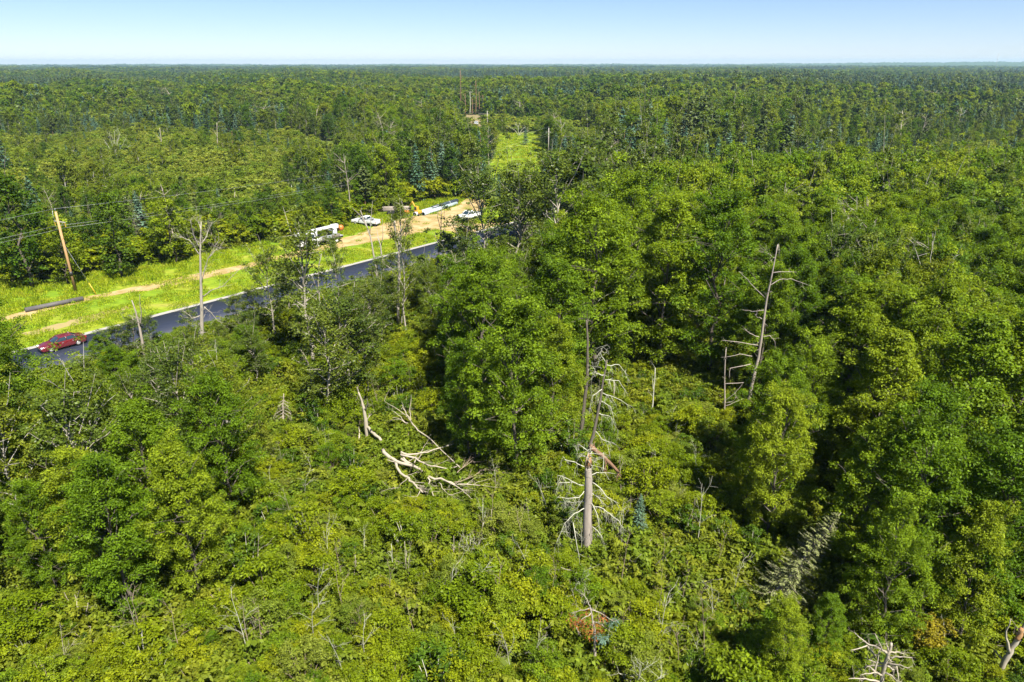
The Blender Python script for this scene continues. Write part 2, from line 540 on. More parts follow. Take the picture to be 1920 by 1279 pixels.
# near: leaf by leaf
P['ash_hi'] = [Proto('ash_tree', broadleaf(10 + i, 14, 3.0 + 0.4 * (i % 3), 0.08, 26, 0.58, 105, 0.185, 0.092, env=190, tr=0.16), B_GREY, L_ASH, 14) for i in range(6)]
P['dark_hi'] = [Proto('dark_tree', broadleaf(30 + i, 13, 3.1, 0.08, 24, 0.58, 100, 0.185, 0.10, env=170, tr=0.16), B_GREY, L_DARK, 13) for i in range(2)]
P['aspen_hi'] = [Proto('aspen_tree', broadleaf(40 + i, 13, 2.5, 0.26, 24, 0.56, 46, 0.17, 0.14, kmin=2, kmax=5, narrow=0.5, density=0.9, tr=0.15, env=60), B_ASPEN, L_ASPEN, 13) for i in range(4)]
P['birch_hi'] = [Proto('birch_tree', broadleaf(50 + i, 12, 2.9, 0.2, 22, 0.62, 66, 0.17, 0.12, droop=0.9, narrow=0.35, tr=0.13, env=80), B_BIRCH, L_BIRCH, 12) for i in range(2)]
P['spruce_hi'] = [Proto('spruce_tree', conifer(60 + i, 10, 1.9, 30, 9, 12, 0.34, 0.13), B_BROWN, L_SPRUCE, 10) for i in range(3)]
P['shrub_hi'] = [Proto('leafy_shrub', shrub(70 + i, 3.0, 1.5, 15, 0.44, 78, 0.15, 0.085), B_TWIG, L_SHRUB, 3, 'shrub') for i in range(5)]
P['shrub_hi'] += [Proto('leafy_shrub', shrub(76 + i, 3.0, 1.4, 19, 0.36, 84, 0.105, 0.06), B_TWIG, (L_ASH, L_SWAMP, L_ASH)[i], 3, 'shrub') for i in range(3)]
P['shrub_hi'] += [Proto('leafy_shrub', shrub(80 + i, 3.0, 1.35, 9, 0.40, 44, 0.17, 0.085), B_LICHEN, (L_SHRUB, L_DARK)[i], 3, 'shrub') for i in range(2)]
# middle distance
P['ash_mid'] = [Proto('ash_tree', broadleaf(110 + i, 14, 3.0 + 0.4 * (i % 3), 0.08, 16, 0.74, 26, 0.38, 0.22, env=105, kmax=5, twigs=False, sides=5), B_GREY, L_ASH, 14) for i in range(4)]
P['dark_mid'] = [Proto('dark_tree', broadleaf(130 + i, 13, 3.0, 0.08, 16, 0.74, 26, 0.38, 0.22, env=95, kmax=5, twigs=False, sides=5), B_GREY, L_DARK, 13) for i in range(3)]
P['aspen_mid'] = [Proto('aspen_tree', broadleaf(140 + i, 13, 2.4, 0.2, 18, 0.66, 24, 0.38, 0.28, env=60, kmax=4, narrow=0.5, twigs=False, sides=5, tr=0.15), B_ASPEN, L_ASPEN, 13) for i in range(4)]
P['birch_mid'] = [Proto('birch_tree', broadleaf(150 + i, 12, 2.8, 0.15, 16, 0.75, 26, 0.40, 0.28, env=55, droop=0.8, narrow=0.3, twigs=False, sides=5), B_BIRCH, L_BIRCH, 12) for i in range(3)]
P['spruce_mid'] = [Proto('spruce_tree', conifer(160 + i, 10, 1.8, 22, 7, 7, 0.60, 0.26), B_BROWN, L_SPRUCE, 10) for i in range(3)]
P['pine_mid'] = [Proto('pine_tree', conifer(170 + i, 15, 2.6, 13, 7, 9, 0.95, 0.5, bare=0.4, ragged=0.35, pine=True), B_BROWN, L_PINE, 15) for i in range(2)]
P['shrub_mid'] = [Proto('leafy_shrub', shrub(180 + i, 3.0, 1.6, 10, 0.58, 26, 0.36, 0.22), B_TWIG, L_SHRUB, 3, 'shrub') for i in range(4)]
P['swamp_mid'] = [Proto('swamp_shrub', shrub(190 + i, 3.0, 1.7, 9, 0.60, 22, 0.38, 0.22), B_TWIG, L_SWAMP, 3, 'shrub') for i in range(4)]
# far
def low(seed, H, Rm, L, W, **k):
    return broadleaf(seed, H, Rm, 0.1, 8, 1.20, 17, L * 0.9, W * 0.95, env=40, kmin=1, kmax=3, twigs=False, sides=3, **k)
P['ash_low'] = [Proto('far_ash', low(210 + i, 14, 3.3, 0.95, 0.7), B_GREY, L_ASH, 14) for i in range(3)]
P['dark_low'] = [Proto('far_dark', low(220 + i, 13, 3.1, 0.95, 0.7), B_GREY, L_DARK, 13) for i in range(2)]
P['aspen_low'] = [Proto('far_aspen', low(230 + i, 13, 2.3, 0.9, 0.7, narrow=0.5), B_ASPEN, L_ASPEN, 13) for i in range(3)]
P['birch_low'] = [Proto('far_birch', low(240 + i, 12, 2.6, 0.9, 0.7), B_BIRCH, L_BIRCH, 12) for i in range(2)]
P['spruce_low'] = [Proto('far_spruce', conifer(250 + i, 10, 1.8, 12, 6, 3, 1.1, 0.6, sides=3), B_BROWN, L_SPRUCE, 10) for i in range(2)]
P['pine_low'] = [Proto('far_pine', conifer(260 + i, 15, 2.5, 8, 6, 4, 1.6, 1.0, bare=0.4, ragged=0.3, sides=3, pine=True), B_BROWN, L_PINE, 15) for i in range(2)]
P['swamp_low'] = [Proto('far_swamp_shrub', shrub(270 + i, 3.0, 1.8, 6, 0.8, 9, 0.8, 0.6), B_TWIG, L_SWAMP, 3, 'shrub') for i in range(2)]

# ------------------------------------------------------------------ setting: ground, verge, road
def smoothstep(a, b, x):
    t = np.clip((x - a) / (b - a), 0, 1)
    return t * t * (3 - 2 * t)

def poly_sheet(name, pts, z, mat, seg=2.0, ragged=0.0, seed=1):
    """a flat sheet with an edge that wanders"""
    rng = np.random.default_rng(seed)
    out = []
    n = len(pts)
    for i in range(n):
        a, b = np.array(pts[i][:2]), np.array(pts[(i + 1) % n][:2])
        k = max(1, int(np.linalg.norm(b - a) / seg))
        for q in range(k):
            p = a + (b - a) * q / k
            out.append(p + rng.normal(size=2) * ragged)
    mb = MB()
    mb.quad([(p[0], p[1], z) for p in out])
    o = mb.build(name, mat)
    bm_tri(o.data)
    return tag(o, kind='structure')

def bm_tri(me):
    import bmesh
    bm = bmesh.new(); bm.from_mesh(me)
    bmesh.ops.triangulate(bm, faces=bm.faces[:])
    bm.to_mesh(me); bm.free()

M_GROUND = noise_mat('forest_floor', [(0.030, 0.030, 0.010), (0.060, 0.085, 0.012), (0.10, 0.135, 0.014), (0.15, 0.14, 0.035)], 0.15, rough=0.95, detail=9)
far = 9500.0
mb = MB()
mb.quad([(-far, -300, 0), (far, -300, 0), (far, far, 0), (-far, far, 0)])
tag(mb.build('ground', M_GROUND), kind='structure')

def verge_mat():
    m, n, out = new_mat('mown_verge')
    tc = n.nodes.new('ShaderNodeTexCoord')
    n1 = n.nodes.new('ShaderNodeTexNoise'); n1.inputs['Scale'].default_value = 0.16; n1.inputs['Detail'].default_value = 6
    n2 = n.nodes.new('ShaderNodeTexNoise'); n2.inputs['Scale'].default_value = 2.2; n2.inputs['Detail'].default_value = 6
    mp = n.nodes.new('ShaderNodeMapping'); mp.inputs['Rotation'].default_value = (0, 0, -ROAD_ANG); mp.inputs['Scale'].default_value = (0.35, 1.6, 1)
    n.links.new(tc.outputs['Object'], mp.inputs[0])
    n.links.new(mp.outputs[0], n1.inputs['Vector']); n.links.new(mp.outputs[0], n2.inputs['Vector'])
    r1 = ramp(n, [(0.09, 0.17, 0.008), (0.14, 0.22, 0.010), (0.20, 0.245, 0.016), (0.27, 0.24, 0.06)], [0.3, 0.47, 0.58, 0.72])
    n.links.new(n1.outputs['Fac'], r1.inputs[0])
    v = n.nodes.new('ShaderNodeMapRange'); v.inputs['From Min'].default_value = 0.3; v.inputs['From Max'].default_value = 0.7
    v.inputs['To Min'].default_value = 0.6; v.inputs['To Max'].default_value = 1.15
    n.links.new(n2.outputs['Fac'], v.inputs['Value'])
    h = n.nodes.new('ShaderNodeHueSaturation')
    n.links.new(r1.outputs[0], h.inputs['Color']); n.links.new(v.outputs[0], h.inputs['Value'])
    p = n.nodes.new('ShaderNodeBsdfPrincipled'); p.inputs['Roughness'].default_value = 0.9; p.inputs['Specular IOR Level'].default_value = 0.15
    n.links.new(h.outputs[0], p.inputs['Base Color']); n.links.new(p.outputs[0], out.inputs['Surface'])
    return m
M_VERGE = verge_mat()
TL_S = [-90, -60, -30, 0, 7, 17, 25, 40, 48, 56, 62, 75, 90, 97, 103]
TL_D = [60, 50, 42, 34, 30.5, 28.7, 26, 25.5, 21, 22.5, 27.5, 31, 33, 30, 8]
def tl(s): return np.interp(s, TL_S, TL_D)
verge = [rd(s, d) for s, d in zip(TL_S, TL_D)]
verge += [rd(110, 0.8), rd(-90, 0.8)]
poly_sheet('grass_verge', verge, 0.02, M_VERGE, 4, 0.25)
FIELD = [at(915, 340), at(1012, 340), at(1020, 290), at(1016, 262), at(1006, 250), at(938, 250), at(926, 280)]
poly_sheet('meadow', FIELD, 0.02, M_VERGE, 6, 0.8, 3)
GLADE = [at(1066, 252), at(1122, 250), at(1120, 240), at(1066, 239)]
poly_sheet('grass_glade', GLADE, 0.02, M_VERGE, 6, 0.8, 4)
YARD = [at(862, 214), at(905, 216), at(908, 236), at(893, 243), at(880, 232), at(860, 226)]
poly_sheet('gravel_yard', YARD, 0.02, noise_mat('sandy_gravel', [(0.12, 0.11, 0.05), (0.22, 0.17, 0.09)], 0.4), 6, 0.8, 5)

M_DIRT = noise_mat('dry_dirt', [(0.15, 0.16, 0.025), (0.25, 0.18, 0.075), (0.33, 0.24, 0.12), (0.39, 0.30, 0.17)], 0.35, pos=[0.32, 0.44, 0.55, 0.7], rough=0.95, detail=9, dist=0.6)
track = [rd(s, d) for s, d in ((-12, 16.2), (-4, 15.2), (4, 16.6), (9, 16.0), (16, 15.6), (24, 15.0), (31, 14.4), (40, 15.0), (50, 16.0), (57, 17.5), (64, 20.5), (72, 21.5), (80, 20.3), (90, 22.5), (97, 27),
         (99, 22), (94, 17), (86, 13), (80, 9.0), (78, 5.5), (84, 1.0), (68, 1.0), (70, 4.5), (68, 8.5), (62, 9.0), (54, 10.0), (46, 11.5), (38, 12.2), (30, 11.9), (22, 11.4), (14, 12.4), (9, 13.8), (2, 13.9), (-5, 13.4), (-12, 14.2))]
poly_sheet('dirt_track', track, 0.04, M_DIRT, 1.5, 0.22, 6)
poly_sheet('bare_soil_patch', [rd(s, d) for s, d in ((-4, 5.2), (3, 4.6), (9, 6.0), (9, 7.2), (2, 7.4), (-4, 6.6))], 0.03, noise_mat('bare_soil', [(0.17, 0.14, 0.06), (0.25, 0.20, 0.09), (0.22, 0.24, 0.03)], 0.8, detail=8), 1.2, 0.3, 7)
M_GRAV = noise_mat('gravel_shoulder_stone', [(0.20, 0.19, 0.175), (0.32, 0.31, 0.29)], 3.0, rough=0.95)
poly_sheet('gravel_shoulder', [rd(-130, -0.1), rd(420, -0.1), rd(420, 0.95), rd(-130, 0.95)], 0.06, M_GRAV, 1.5, 0.06, 8)
poly_sheet('near_gravel_shoulder', [rd(-130, -9.2), rd(420, -9.2), rd(420, -8.2), rd(-130, -8.2)], 0.06, M_GRAV, 1.5, 0.06, 9)
M_ROAD = noise_mat('fresh_asphalt', [(0.011, 0.016, 0.032), (0.019, 0.025, 0.046)], 1.0, rough=0.6, spec=0.5, detail=8, stretch=(0.06, 1.2, 1), turn=-ROAD_ANG)
mb = MB()
c0 = rd(145, -4.2, 0.0)
mb.box((c0[0], c0[1], 0.02), (550, 8.4, 0.16), 0, rz=ROAD_ANG)
tag(mb.build('road', M_ROAD), kind='structure')

# far hills along the horizon
def hills():
    rng = np.random.default_rng(5)
    nx, rows = 900, 6
    ang = np.linspace(R(-46), R(46), nx)
    V = []
    k = np.arange(nx)
    base = np.interp(ang, [R(-46), R(-30), R(-12), R(0), R(10), R(22), R(30), R(37), R(46)], [20, 24, 22, 24, 24, 30, 44, 46, 44])
    nz = sum(np.sin(ang * f + rng.random() * 6) * a for f, a in ((23, 2.0), (61, 1.6), (170, 1.0)))
    for r in range(rows):
        rad = 6200 + r * 550
        hgt = base * (0.0, 0.55, 0.8, 0.95, 1.0, 0.0)[r] + (nz + rng.normal(size=nx) * 2.6) * (0, .5, .8, 1, 1, 0)[r]
        V.append(np.stack((np.sin(ang) * rad, np.cos(ang) * rad, hgt - (2 if r in (0, 5) else 0)), 1))
    V = np.concatenate(V)
    F = []
    for r in range(rows - 1):
        a = r * nx + k[:-1]
        F.append(np.stack((a, a + 1, a + nx + 1, a + nx), 1))
    F = np.concatenate(F)
    me = mesh_np('far_hills', V, F.ravel(), np.full(len(F), 4), [noise_mat('hill_forest', [(0.035, 0.060, 0.012), (0.055, 0.085, 0.016)], 0.01, detail=10)])
    tag(link('far_hills', me), kind='structure')
hills()

# ------------------------------------------------------------------ masses (stuff): geometry-node scatter
def scatter(name, pts, scl, rotz, pick, protos, label=None, cat=None, tilt=0.0, seed=0):
    n = len(pts)
    rng = np.random.default_rng(seed)
    me = bpy.data.meshes.new(name)
    me.vertices.add(n)
    me.vertices.foreach_set('co', np.asarray(pts, dtype=np.float32).ravel())
    a = me.attributes.new('grow', 'FLOAT_VECTOR', 'POINT'); s3 = np.asarray(scl, dtype=np.float32)
    if s3.ndim == 1: s3 = np.repeat(s3[:, None], 3, 1)
    a.data.foreach_set('vector', s3.ravel())
    rot = np.zeros((n, 3), dtype=np.float32); rot[:, 2] = rotz
    rot[:, :2] = rng.normal(size=(n, 2)) * tilt
    a = me.attributes.new('turn', 'FLOAT_VECTOR', 'POINT'); a.data.foreach_set('vector', rot.ravel())
    a = me.attributes.new('pick', 'INT', 'POINT'); a.data.foreach_set('value', np.asarray(pick, dtype=np.int32))
    o = link(name, me)
    g = bpy.data.node_groups.new(name, 'GeometryNodeTree')
    g.interface.new_socket('Geometry', in_out='INPUT', socket_type='NodeSocketGeometry')
    g.interface.new_socket('Geometry', in_out='OUTPUT', socket_type='NodeSocketGeometry')
    gi, go = g.nodes.new('NodeGroupInput'), g.nodes.new('NodeGroupOutput')
    def named(nm, t):
        k = g.nodes.new('GeometryNodeInputNamedAttribute'); k.data_type = t; k.inputs['Name'].default_value = nm
        return next(s for s in k.outputs if s.enabled and s.name == 'Attribute')
    grow, turn, pk = named('grow', 'FLOAT_VECTOR'), named('turn', 'FLOAT_VECTOR'), named('pick', 'INT')
    e2r = g.nodes.new('FunctionNodeEulerToRotation'); g.links.new(turn, e2r.inputs[0])
    join = g.nodes.new('GeometryNodeJoinGeometry')
    for i, p in enumerate(protos):
        oi = g.nodes.new('GeometryNodeObjectInfo'); oi.inputs['Object'].default_value = p; oi.inputs['As Instance'].default_value = True
        cmp_ = g.nodes.new('FunctionNodeCompare'); cmp_.data_type = 'INT'; cmp_.operation = 'EQUAL'
        ins = [s for s in cmp_.inputs if s.enabled]
        g.links.new(pk, ins[0]); ins[1].default_value = i
        ip = g.nodes.new('GeometryNodeInstanceOnPoints')
        g.links.new(gi.outputs[0], ip.inputs['Points']); g.links.new(cmp_.outputs[0], ip.inputs['Selection'])
        g.links.new(oi.outputs['Geometry'], ip.inputs['Instance'])
        g.links.new(e2r.outputs[0], ip.inputs['Rotation']); g.links.new(grow, ip.inputs['Scale'])
        g.links.new(ip.outputs[0], join.inputs[0])
    g.links.new(join.outputs[0], go.inputs[0])
    md = o.modifiers.new('scatter', 'NODES'); md.node_group = g
    return tag(o, label, cat, kind='stuff')

def in_poly(x, y, poly):
    p = np.asarray(poly)[:, :2]
    c = np.zeros(np.shape(x), dtype=bool)
    j = len(p) - 1
    for i in range(len(p)):
        with np.errstate(divide='ignore', invalid='ignore'):
            h = ((p[i, 1] > y) != (p[j, 1] > y)) & (x < (p[j, 0] - p[i, 0]) * (y - p[i, 1]) / (p[j, 1] - p[i, 1]) + p[i, 0])
        c ^= h
        j = i
    return c

# where the thicket of low brush opens the forest (ground outline)
THICKET = [at(-500, 1400), at(-300, 1160), at(120, 1180), at(330, 1215), at(455, 1120), at(470, 960), at(440, 850), at(520, 775), at(660, 700), at(760, 650), at(830, 670), at(845, 800), at(850, 905), at(1050, 935),
           at(1075, 800), at(1120, 715), at(1210, 680), at(1330, 770), at(1430, 790), at(1440, 900), at(1430, 1000), at(1400, 1130), at(1430, 1230), at(1600, 1215), at(2300, 1200), at(2500, 1700), at(960, 1900), at(-100, 1700)]
SWAMP = [at(-300, 425), at(40, 400), at(250, 345), at(420, 345), at(560, 330), at(640, 300), at(560, 262), at(330, 252), at(60, 262), at(-300, 275)]

def grid(spacing, x0, x1, y0, y1, rng, jit=0.42):
    xs = np.arange(x0, x1, spacing); ys = np.arange(y0, y1, spacing * 0.87)
    X, Y = np.meshgrid(xs, ys)
    X[1::2] += spacing / 2
    X = X + rng.uniform(-jit, jit, X.shape) * spacing
    Y = Y + rng.uniform(-jit, jit, Y.shape) * spacing
    return X.ravel(), Y.ravel()

def in_view(X, Y, m=6.0):
    return np.abs(X) < Y * 0.775 + m + 4

def open_ground(X, Y):
    s, d = sd_of(X, Y)
    k = (d > -9.6) & (d < tl(np.clip(s, -90, 103))) & (s < 103)
    k |= (d > -9.6) & (d < 3.5) & (s >= 103) & (s < 420)
    for p in (FIELD, GLADE, YARD):
        k |= in_poly(X, Y, p)
    return k

# ---- grass tufts on the verge and in the meadow
def tuft(seed, n, rad, h, w):
    rng = np.random.default_rng(seed)
    a = rng.random(n) * 6.283; r = rad * np.sqrt(rng.random(n))
    hh = h * rng.uniform(0.5, 1.2, n)
    Pn = np.stack((np.cos(a) * r, np.sin(a) * r, hh * 0.45), 1)
    A = np.stack((rng.normal(size=n) * 0.35, rng.normal(size=n) * 0.35, np.ones(n)), 1)
    N = unit(np.stack((rng.normal(size=n), rng.normal(size=n), np.full(n, 0.2)), 1))
    V = leaf_arrays(Pn, A, N, hh, np.full(n, w), 0.05)
    me = leaf_mesh('grass_tuft', V, np.repeat(rng.random(n), 4), L_GRASS)
    return bpy.data.objects.new('grass_tuft', me)
TUFTS = [tuft(300 + i, 60, 0.75, (0.35, 0.5, 0.75)[i % 3], 0.07) for i in range(5)]
rng = np.random.default_rng(21)
X, Y = grid(0.85, -95, 40, 50, 190, rng)
s_, d_ = sd_of(X, Y)
k = (d_ > 1.2) & (d_ < tl(s_) + 2) & (s_ < 100) & in_view(X, Y) & ~in_poly(X, Y, track)
X2, Y2 = grid(1.6, -25, 70, 200, 370, rng)
k2 = in_poly(X2, Y2, FIELD) | in_poly(X2, Y2, GLADE)
X3, Y3 = X[in_poly(X, Y, track)], Y[in_poly(X, Y, track)]
k3 = rng.random(len(X3)) < np.where(sd_of(X3, Y3)[0] < 48, 0.50 + 0.4 * np.sin(sd_of(X3, Y3)[0] * 0.4), 0.05)
Xa = np.concatenate((X[k], X2[k2], X3[k3])); Ya = np.concatenate((Y[k], Y2[k2], Y3[k3]))
s_, d_ = sd_of(Xa, Ya)
pt = np.sin(Xa * 0.5 + 1.1 * np.sin(Ya * 0.37)) * np.sin(Ya * 0.43 + np.sin(Xa * 0.29) * 1.4) + 0.5 * np.sin(Xa * 1.3 + Ya * 0.9)
kp = pt + rng.normal(size=len(Xa)) * 0.35 > -0.45
Xa, Ya, d_ = Xa[kp], Ya[kp], d_[kp]
hgt = np.where(d_ < 12, 0.55, np.where(d_ < 17, 0.6, 1.15)) * rng.uniform(0.6, 1.3, len(Xa))
scatter('grass', np.stack((Xa, Ya, np.full(len(Xa), 0.02)), 1), np.stack((np.full(len(Xa), 1.0), np.full(len(Xa), 1.0), hgt), 1), rng.random(len(Xa)) * 6.28,
        rng.integers(0, 5, len(Xa)), TUFTS, 'yellow green roadside grass on the verge and in the far meadow', 'grass')

# ---- low ground plants everywhere under the near forest
FERNS = [Proto('ground_plant', shrub(310 + i, 0.9, 0.85, 7, 0.36, 24, 0.24, 0.13), B_TWIG, L_FERN, 0.9).joined() for i in range(3)]
rng = np.random.default_rng(22)
X, Y = grid(1.25, -110, 110, 14, 140, rng)
k = in_view(X, Y) & ~open_ground(X, Y)
X, Y = X[k], Y[k]
pts = np.stack((X, Y, np.zeros(len(X))), 1)
scatter('undergrowth', pts, rng.uniform(0.6, 1.35, len(X)), rng.random(len(X)) * 6.28, rng.integers(0, 3, len(X)), FERNS,
        'low leafy ground plants covering the forest floor', 'undergrowth', tilt=0.08)

# ------------------------------------------------------------------ plan of the plants
PLANTS = []     # dicts: kind, x, y, h, w (width factor), hero
def put(kind, x, y, h, w=1.0, hero=False, **k):
    PLANTS.append(dict(kind=kind, x=float(x), y=float(y), h=float(h), w=w, hero=hero, **k))

def by_px(kind, u, vb, vt, w=1.0, **k):
    """a tree whose foot shows at (u, vb) and whose top shows at height vt of the photograph"""
    p = at(u, vb)
    q = at_y(u, vt, p[1])
    put(kind, p[0], p[1], max(1.0, q[2]), w, hero=True, **k)

# trees that can be pointed out
by_px('ash', 965, 885, 565, 1.05); by_px('ash', 905, 790, 488, 0.95); by_px('ash', 1035, 840, 600, 0.9); by_px('ash', 880, 860, 640, 0.8)
by_px('ash', 255, 1160, 862, 1.05); by_px('ash', 375, 1120, 845, 0.95); by_px('ash', 440, 960, 705, 0.95); by_px('ash', 330, 985, 780, 0.9)
by_px('birch', 215, 960, 705, 1.0); by_px('birch', 60, 1020, 765, 1.15); by_px('ash', -10, 900, 560, 1.2); by_px('ash', 110, 1110, 900, 0.9)
by_px('ash', 40, 860, 690, 1.0); by_px('ash', -60, 1080, 850, 1.0); by_px('dark', 60, 970, 690, 0.9)
by_px('ash', 1110, 720, 372, 1.05); by_px('ash', 1235, 690, 370, 1.05); by_px('ash', 1330, 700, 370, 1.05); by_px('ash', 1170, 620, 330, 1.0)
by_px('aspen', 585, 690, 435, 1.35); by_px('aspen', 520, 640, 470, 1.1); by_px('aspen', 655, 770, 560, 1.5); by_px('aspen', 620, 800, 590, 1.4)
by_px('aspen', 762, 640, 385, 0.62); by_px('aspen', 640, 640, 455, 0.6); by_px('aspen', 690, 760, 600, 1.2)
by_px('aspen', 905, 560, 325, 1.3); by_px('aspen', 870, 590, 450, 1.2); by_px('aspen', 965, 560, 320, 1.3); by_px('aspen', 1035, 560, 300, 1.35); by_px('aspen', 1100, 540, 300, 1.3)
by_px('spruce', 1195, 1010, 925, 1.0); by_px('spruce', 15, 335, 245, 1.0); by_px('oldspruce', 1440, 1135, 940, 1.45)
by_px('spruce', 275, 470, 360, 1.1); by_px('oldspruce', 265, 480, 365, 1.0); by_px('spruce', 75, 430, 330, 1.2)
by_px('spruce', 760, 340, 258, 1.3); by_px('spruce', 985, 272, 238, 1.2); by_px('spruce', 1040, 290, 240, 1.2)
by_px('spruce', 1885, 300, 258, 1.0); by_px('spruce', 1740, 320, 268, 1.0)
by_px('dark', 230, 520, 365, 1.1); by_px('ash', 330, 495, 372, 1.2); by_px('dark', 60, 540, 330, 1.2); by_px('ash', 130, 535, 405, 1.1)
by_px('yellow', 1720, 1240, 1165, 1.0)
by_px('ash', 1500, 900, 640, 0.9); by_px('ash', 1442, 930, 676, 0.85); by_px('ash', 1395, 985, 800, 0.8); by_px('ash', 1600, 940, 620, 1.1); by_px('ash', 1440, 1010, 735, 0.9); by_px('ash', 1740, 960, 590, 1.1); by_px('ash', 1860, 980, 585, 1.1)
by_px('ash', 1605, 1090, 790, 0.95); by_px('ash', 1680, 1130, 790, 1.0); by_px('ash', 1820, 1180, 830, 1.0); by_px('ash', 1640, 1210, 960, 0.9); by_px('ash', 1790, 1215, 950, 0.9)
by_px('ash', 1455, 1300, 1128, 0.9); by_px('ash', 1530, 1250, 1118, 0.9); by_px('ash', 8, 840, 532, 1.1); by_px('ash', -38, 820, 520, 1.3); by_px('ash', 42, 862, 625, 0.95); by_px('dark', 30, 800, 668, 1.1)
for u, vb, vt, kd, w in ((150, 735, 680, 'ash', 1.7), (200, 700, 634, 'ash', 1.7), (235, 690, 612, 'aspen', 1.6), (262, 685, 600, 'aspen', 1.5), (292, 670, 592, 'aspen', 1.4), (225, 730, 650, 'ash', 1.5), (330, 700, 628, 'ash', 1.5), (366, 660, 582, 'aspen', 1.4), (415, 665, 610, 'aspen', 1.6),
                          (455, 640, 556, 'aspen', 1.5), (482, 625, 545, 'aspen', 1.5), (545, 610, 516, 'aspen', 1.4), (570, 600, 500, 'aspen', 1.4), (640, 610, 545, 'aspen', 1.6), (715, 575, 486, 'aspen', 1.4), (742, 570, 478, 'aspen', 1.3), (798, 560, 478, 'aspen', 1.4), (842, 540, 440, 'aspen', 1.4), (870, 520, 410, 'aspen', 1.4)):
    by_px(kd, u, vb, vt, w)
NO_TREE = [(at(1398, 800), 2.5), (at(1665, 1300), 3.0), (at(1440, 1135), 3.0), (at(1885, 1250), 2.0), (at(382, 716), 2.0), (at(1195, 1010), 1.8), (at(748, 608), 1.2)]

# sight lines kept open: nothing nearer than yfar may rise above height v of the photograph between u0 and u1
WINDOWS = [(918, 1004, 326, 215), (1006, 1042, 292, 255), (1062, 1124, 254, 345), (862, 880, 222, 400), (880, 910, 240, 400), (545, 645, 474, 118), (655, 722, 432, 138), (722, 870, 446, 132), (770, 868, 408, 148),
           (1345, 1480, 672, 54), (1390, 1575, 1115, at(1440, 1135)[1] + 1.5), (366, 397, 700, 64.5), (210, 480, 332, 200), (0, 210, 350, 160), (0, 480, 345, 135), (0, 60, 395, 140), (72, 158, 686, 73.5), (100, 215, 408, 140), (350, 470, 372, 150), (470, 600, 345, 175), (0, 210, 300, 300), (210, 620, 275, 300)]
def cap(x, y, h, rfac=0.16):
    for u0, u1, vt, yf in WINDOWS:
        if y > yf: continue
        u, v, d = proj(x, y, h * 0.8)
        r = h * rfac * FPX / d
        if u + r < u0 or u - r > u1: continue
        h = min(h, at_y(u, vt, y)[2])
    return h
# low brush keeps clear of the fallen and dead wood behind it
CLEAR = [(1060, 1160, 1238, at(1119, 1258)[1] - 0.2), (1055, 1165, 1030, at(1101, 1043)[1] - 0.3), (1590, 1735, 1300, at(1640, 1345)[1] + 0.3), (735, 945, 935, 46.0), (690, 780, 880, 51.0), (515, 548, 798, at(531, 805)[1]), (560, 602, 735, at(587, 745)[1]),
         (660, 720, 822, at(690, 830)[1]), (1850, 1925, 1255, at(1872, 1290)[1]), (1150, 1250, 1268, at(1195, 1292)[1]), (1100, 1290, 1070, 39.5), (1280, 1370, 1105, 37.0), (125, 180, 1165, at(160, 1180)[1]), (360, 400, 705, 65.0), (840, 930, 1035, 38.0), (66, 158, 684, 73.5), (720, 775, 1062, 37.0)]
def clear(x, y, h, w):
    for u0, u1, vt, yf in CLEAR:
        if y > yf: continue
        u, v, d = proj(x, y, h * 0.8)
        r = 0.5 * h * w * FPX / d
        if u + r * 0.7 < u0 or u - r * 0.7 > u1: continue
        h = min(h, at_y(u, vt, y)[2])
    return h

hx = [(p['x'], p['y'], p['h'] * 0.2 * p['w']) for p in PLANTS]

def near_any(X, Y, items, extra=0.0):
    k = np.zeros(np.shape(X), dtype=bool)
    for x, y, r in items:
        k |= (X - x) ** 2 + (Y - y) ** 2 < (r + extra) ** 2
    return k

# near and middle forest, plant by plant
rng = np.random.default_rng(33)
X, Y = grid(4.25, -140, 140, 12, 150, rng)
ok = in_view(X, Y) & ~in_poly(X, Y, SWAMP) & ~open_ground(X, Y) & ~in_poly(X, Y, THICKET) & ~near_any(X, Y, hx, 1.3) & ~near_any(X, Y, [(p[0], p[1], r) for p, r in NO_TREE], 1.2)
for x, y in zip(X[ok], Y[ok]):
    s, d = sd_of(x, y)
    u, v, dep = proj(x, y)
    h = rng.uniform(11.5, 15.5)
    q = rng.random()
    if d < -9 and s < 66 and d > -46:                       # roadside: low, the carriageway shows over it
        lim = 1.8 + (-d - 9.5) * 0.30
        if lim < 4.0: continue
        h = min(lim * rng.uniform(0.75, 1.0), 12)
        kind = 'aspen' if q < 0.55 else 'ash' if q < 0.85 else 'birch'
        put(kind, x, y, h, 1.55 if h < 7 else 1.2)
        continue
    if d < -9 and s >= 66 and d > -30: kind = 'aspen' if q < 0.75 else 'dark' if q < 0.9 else 'spruce'
    elif d > 20: kind = 'dark' if q < 0.22 else 'ash' if q < 0.65 else 'aspen' if q < 0.8 else 'birch' if q < 0.88 else 'spruce'; h = rng.uniform(4.5, 9.5)
    elif u < 500: kind = 'ash' if q < 0.62 else 'birch' if q < 0.75 else 'aspen' if q < 0.9 else 'spruce'; h = rng.uniform(9.5, 13.5)
    else: kind = 'ash' if q < 0.78 else 'dark' if q < 0.86 else 'aspen' if q < 0.94 else 'spruce' if q < 0.97 else 'birch'
    if kind == 'spruce': h *= rng.uniform(0.5, 0.8)
    if y < 36: h = min(h, 9.0 + (y - 28) * 0.4)
    hc = cap(x, y, h)
    if hc < 2.2: continue
    put(kind, x, y, hc, rng.uniform(0.88, 1.12) * min(1.5, (h / hc) ** 0.4))

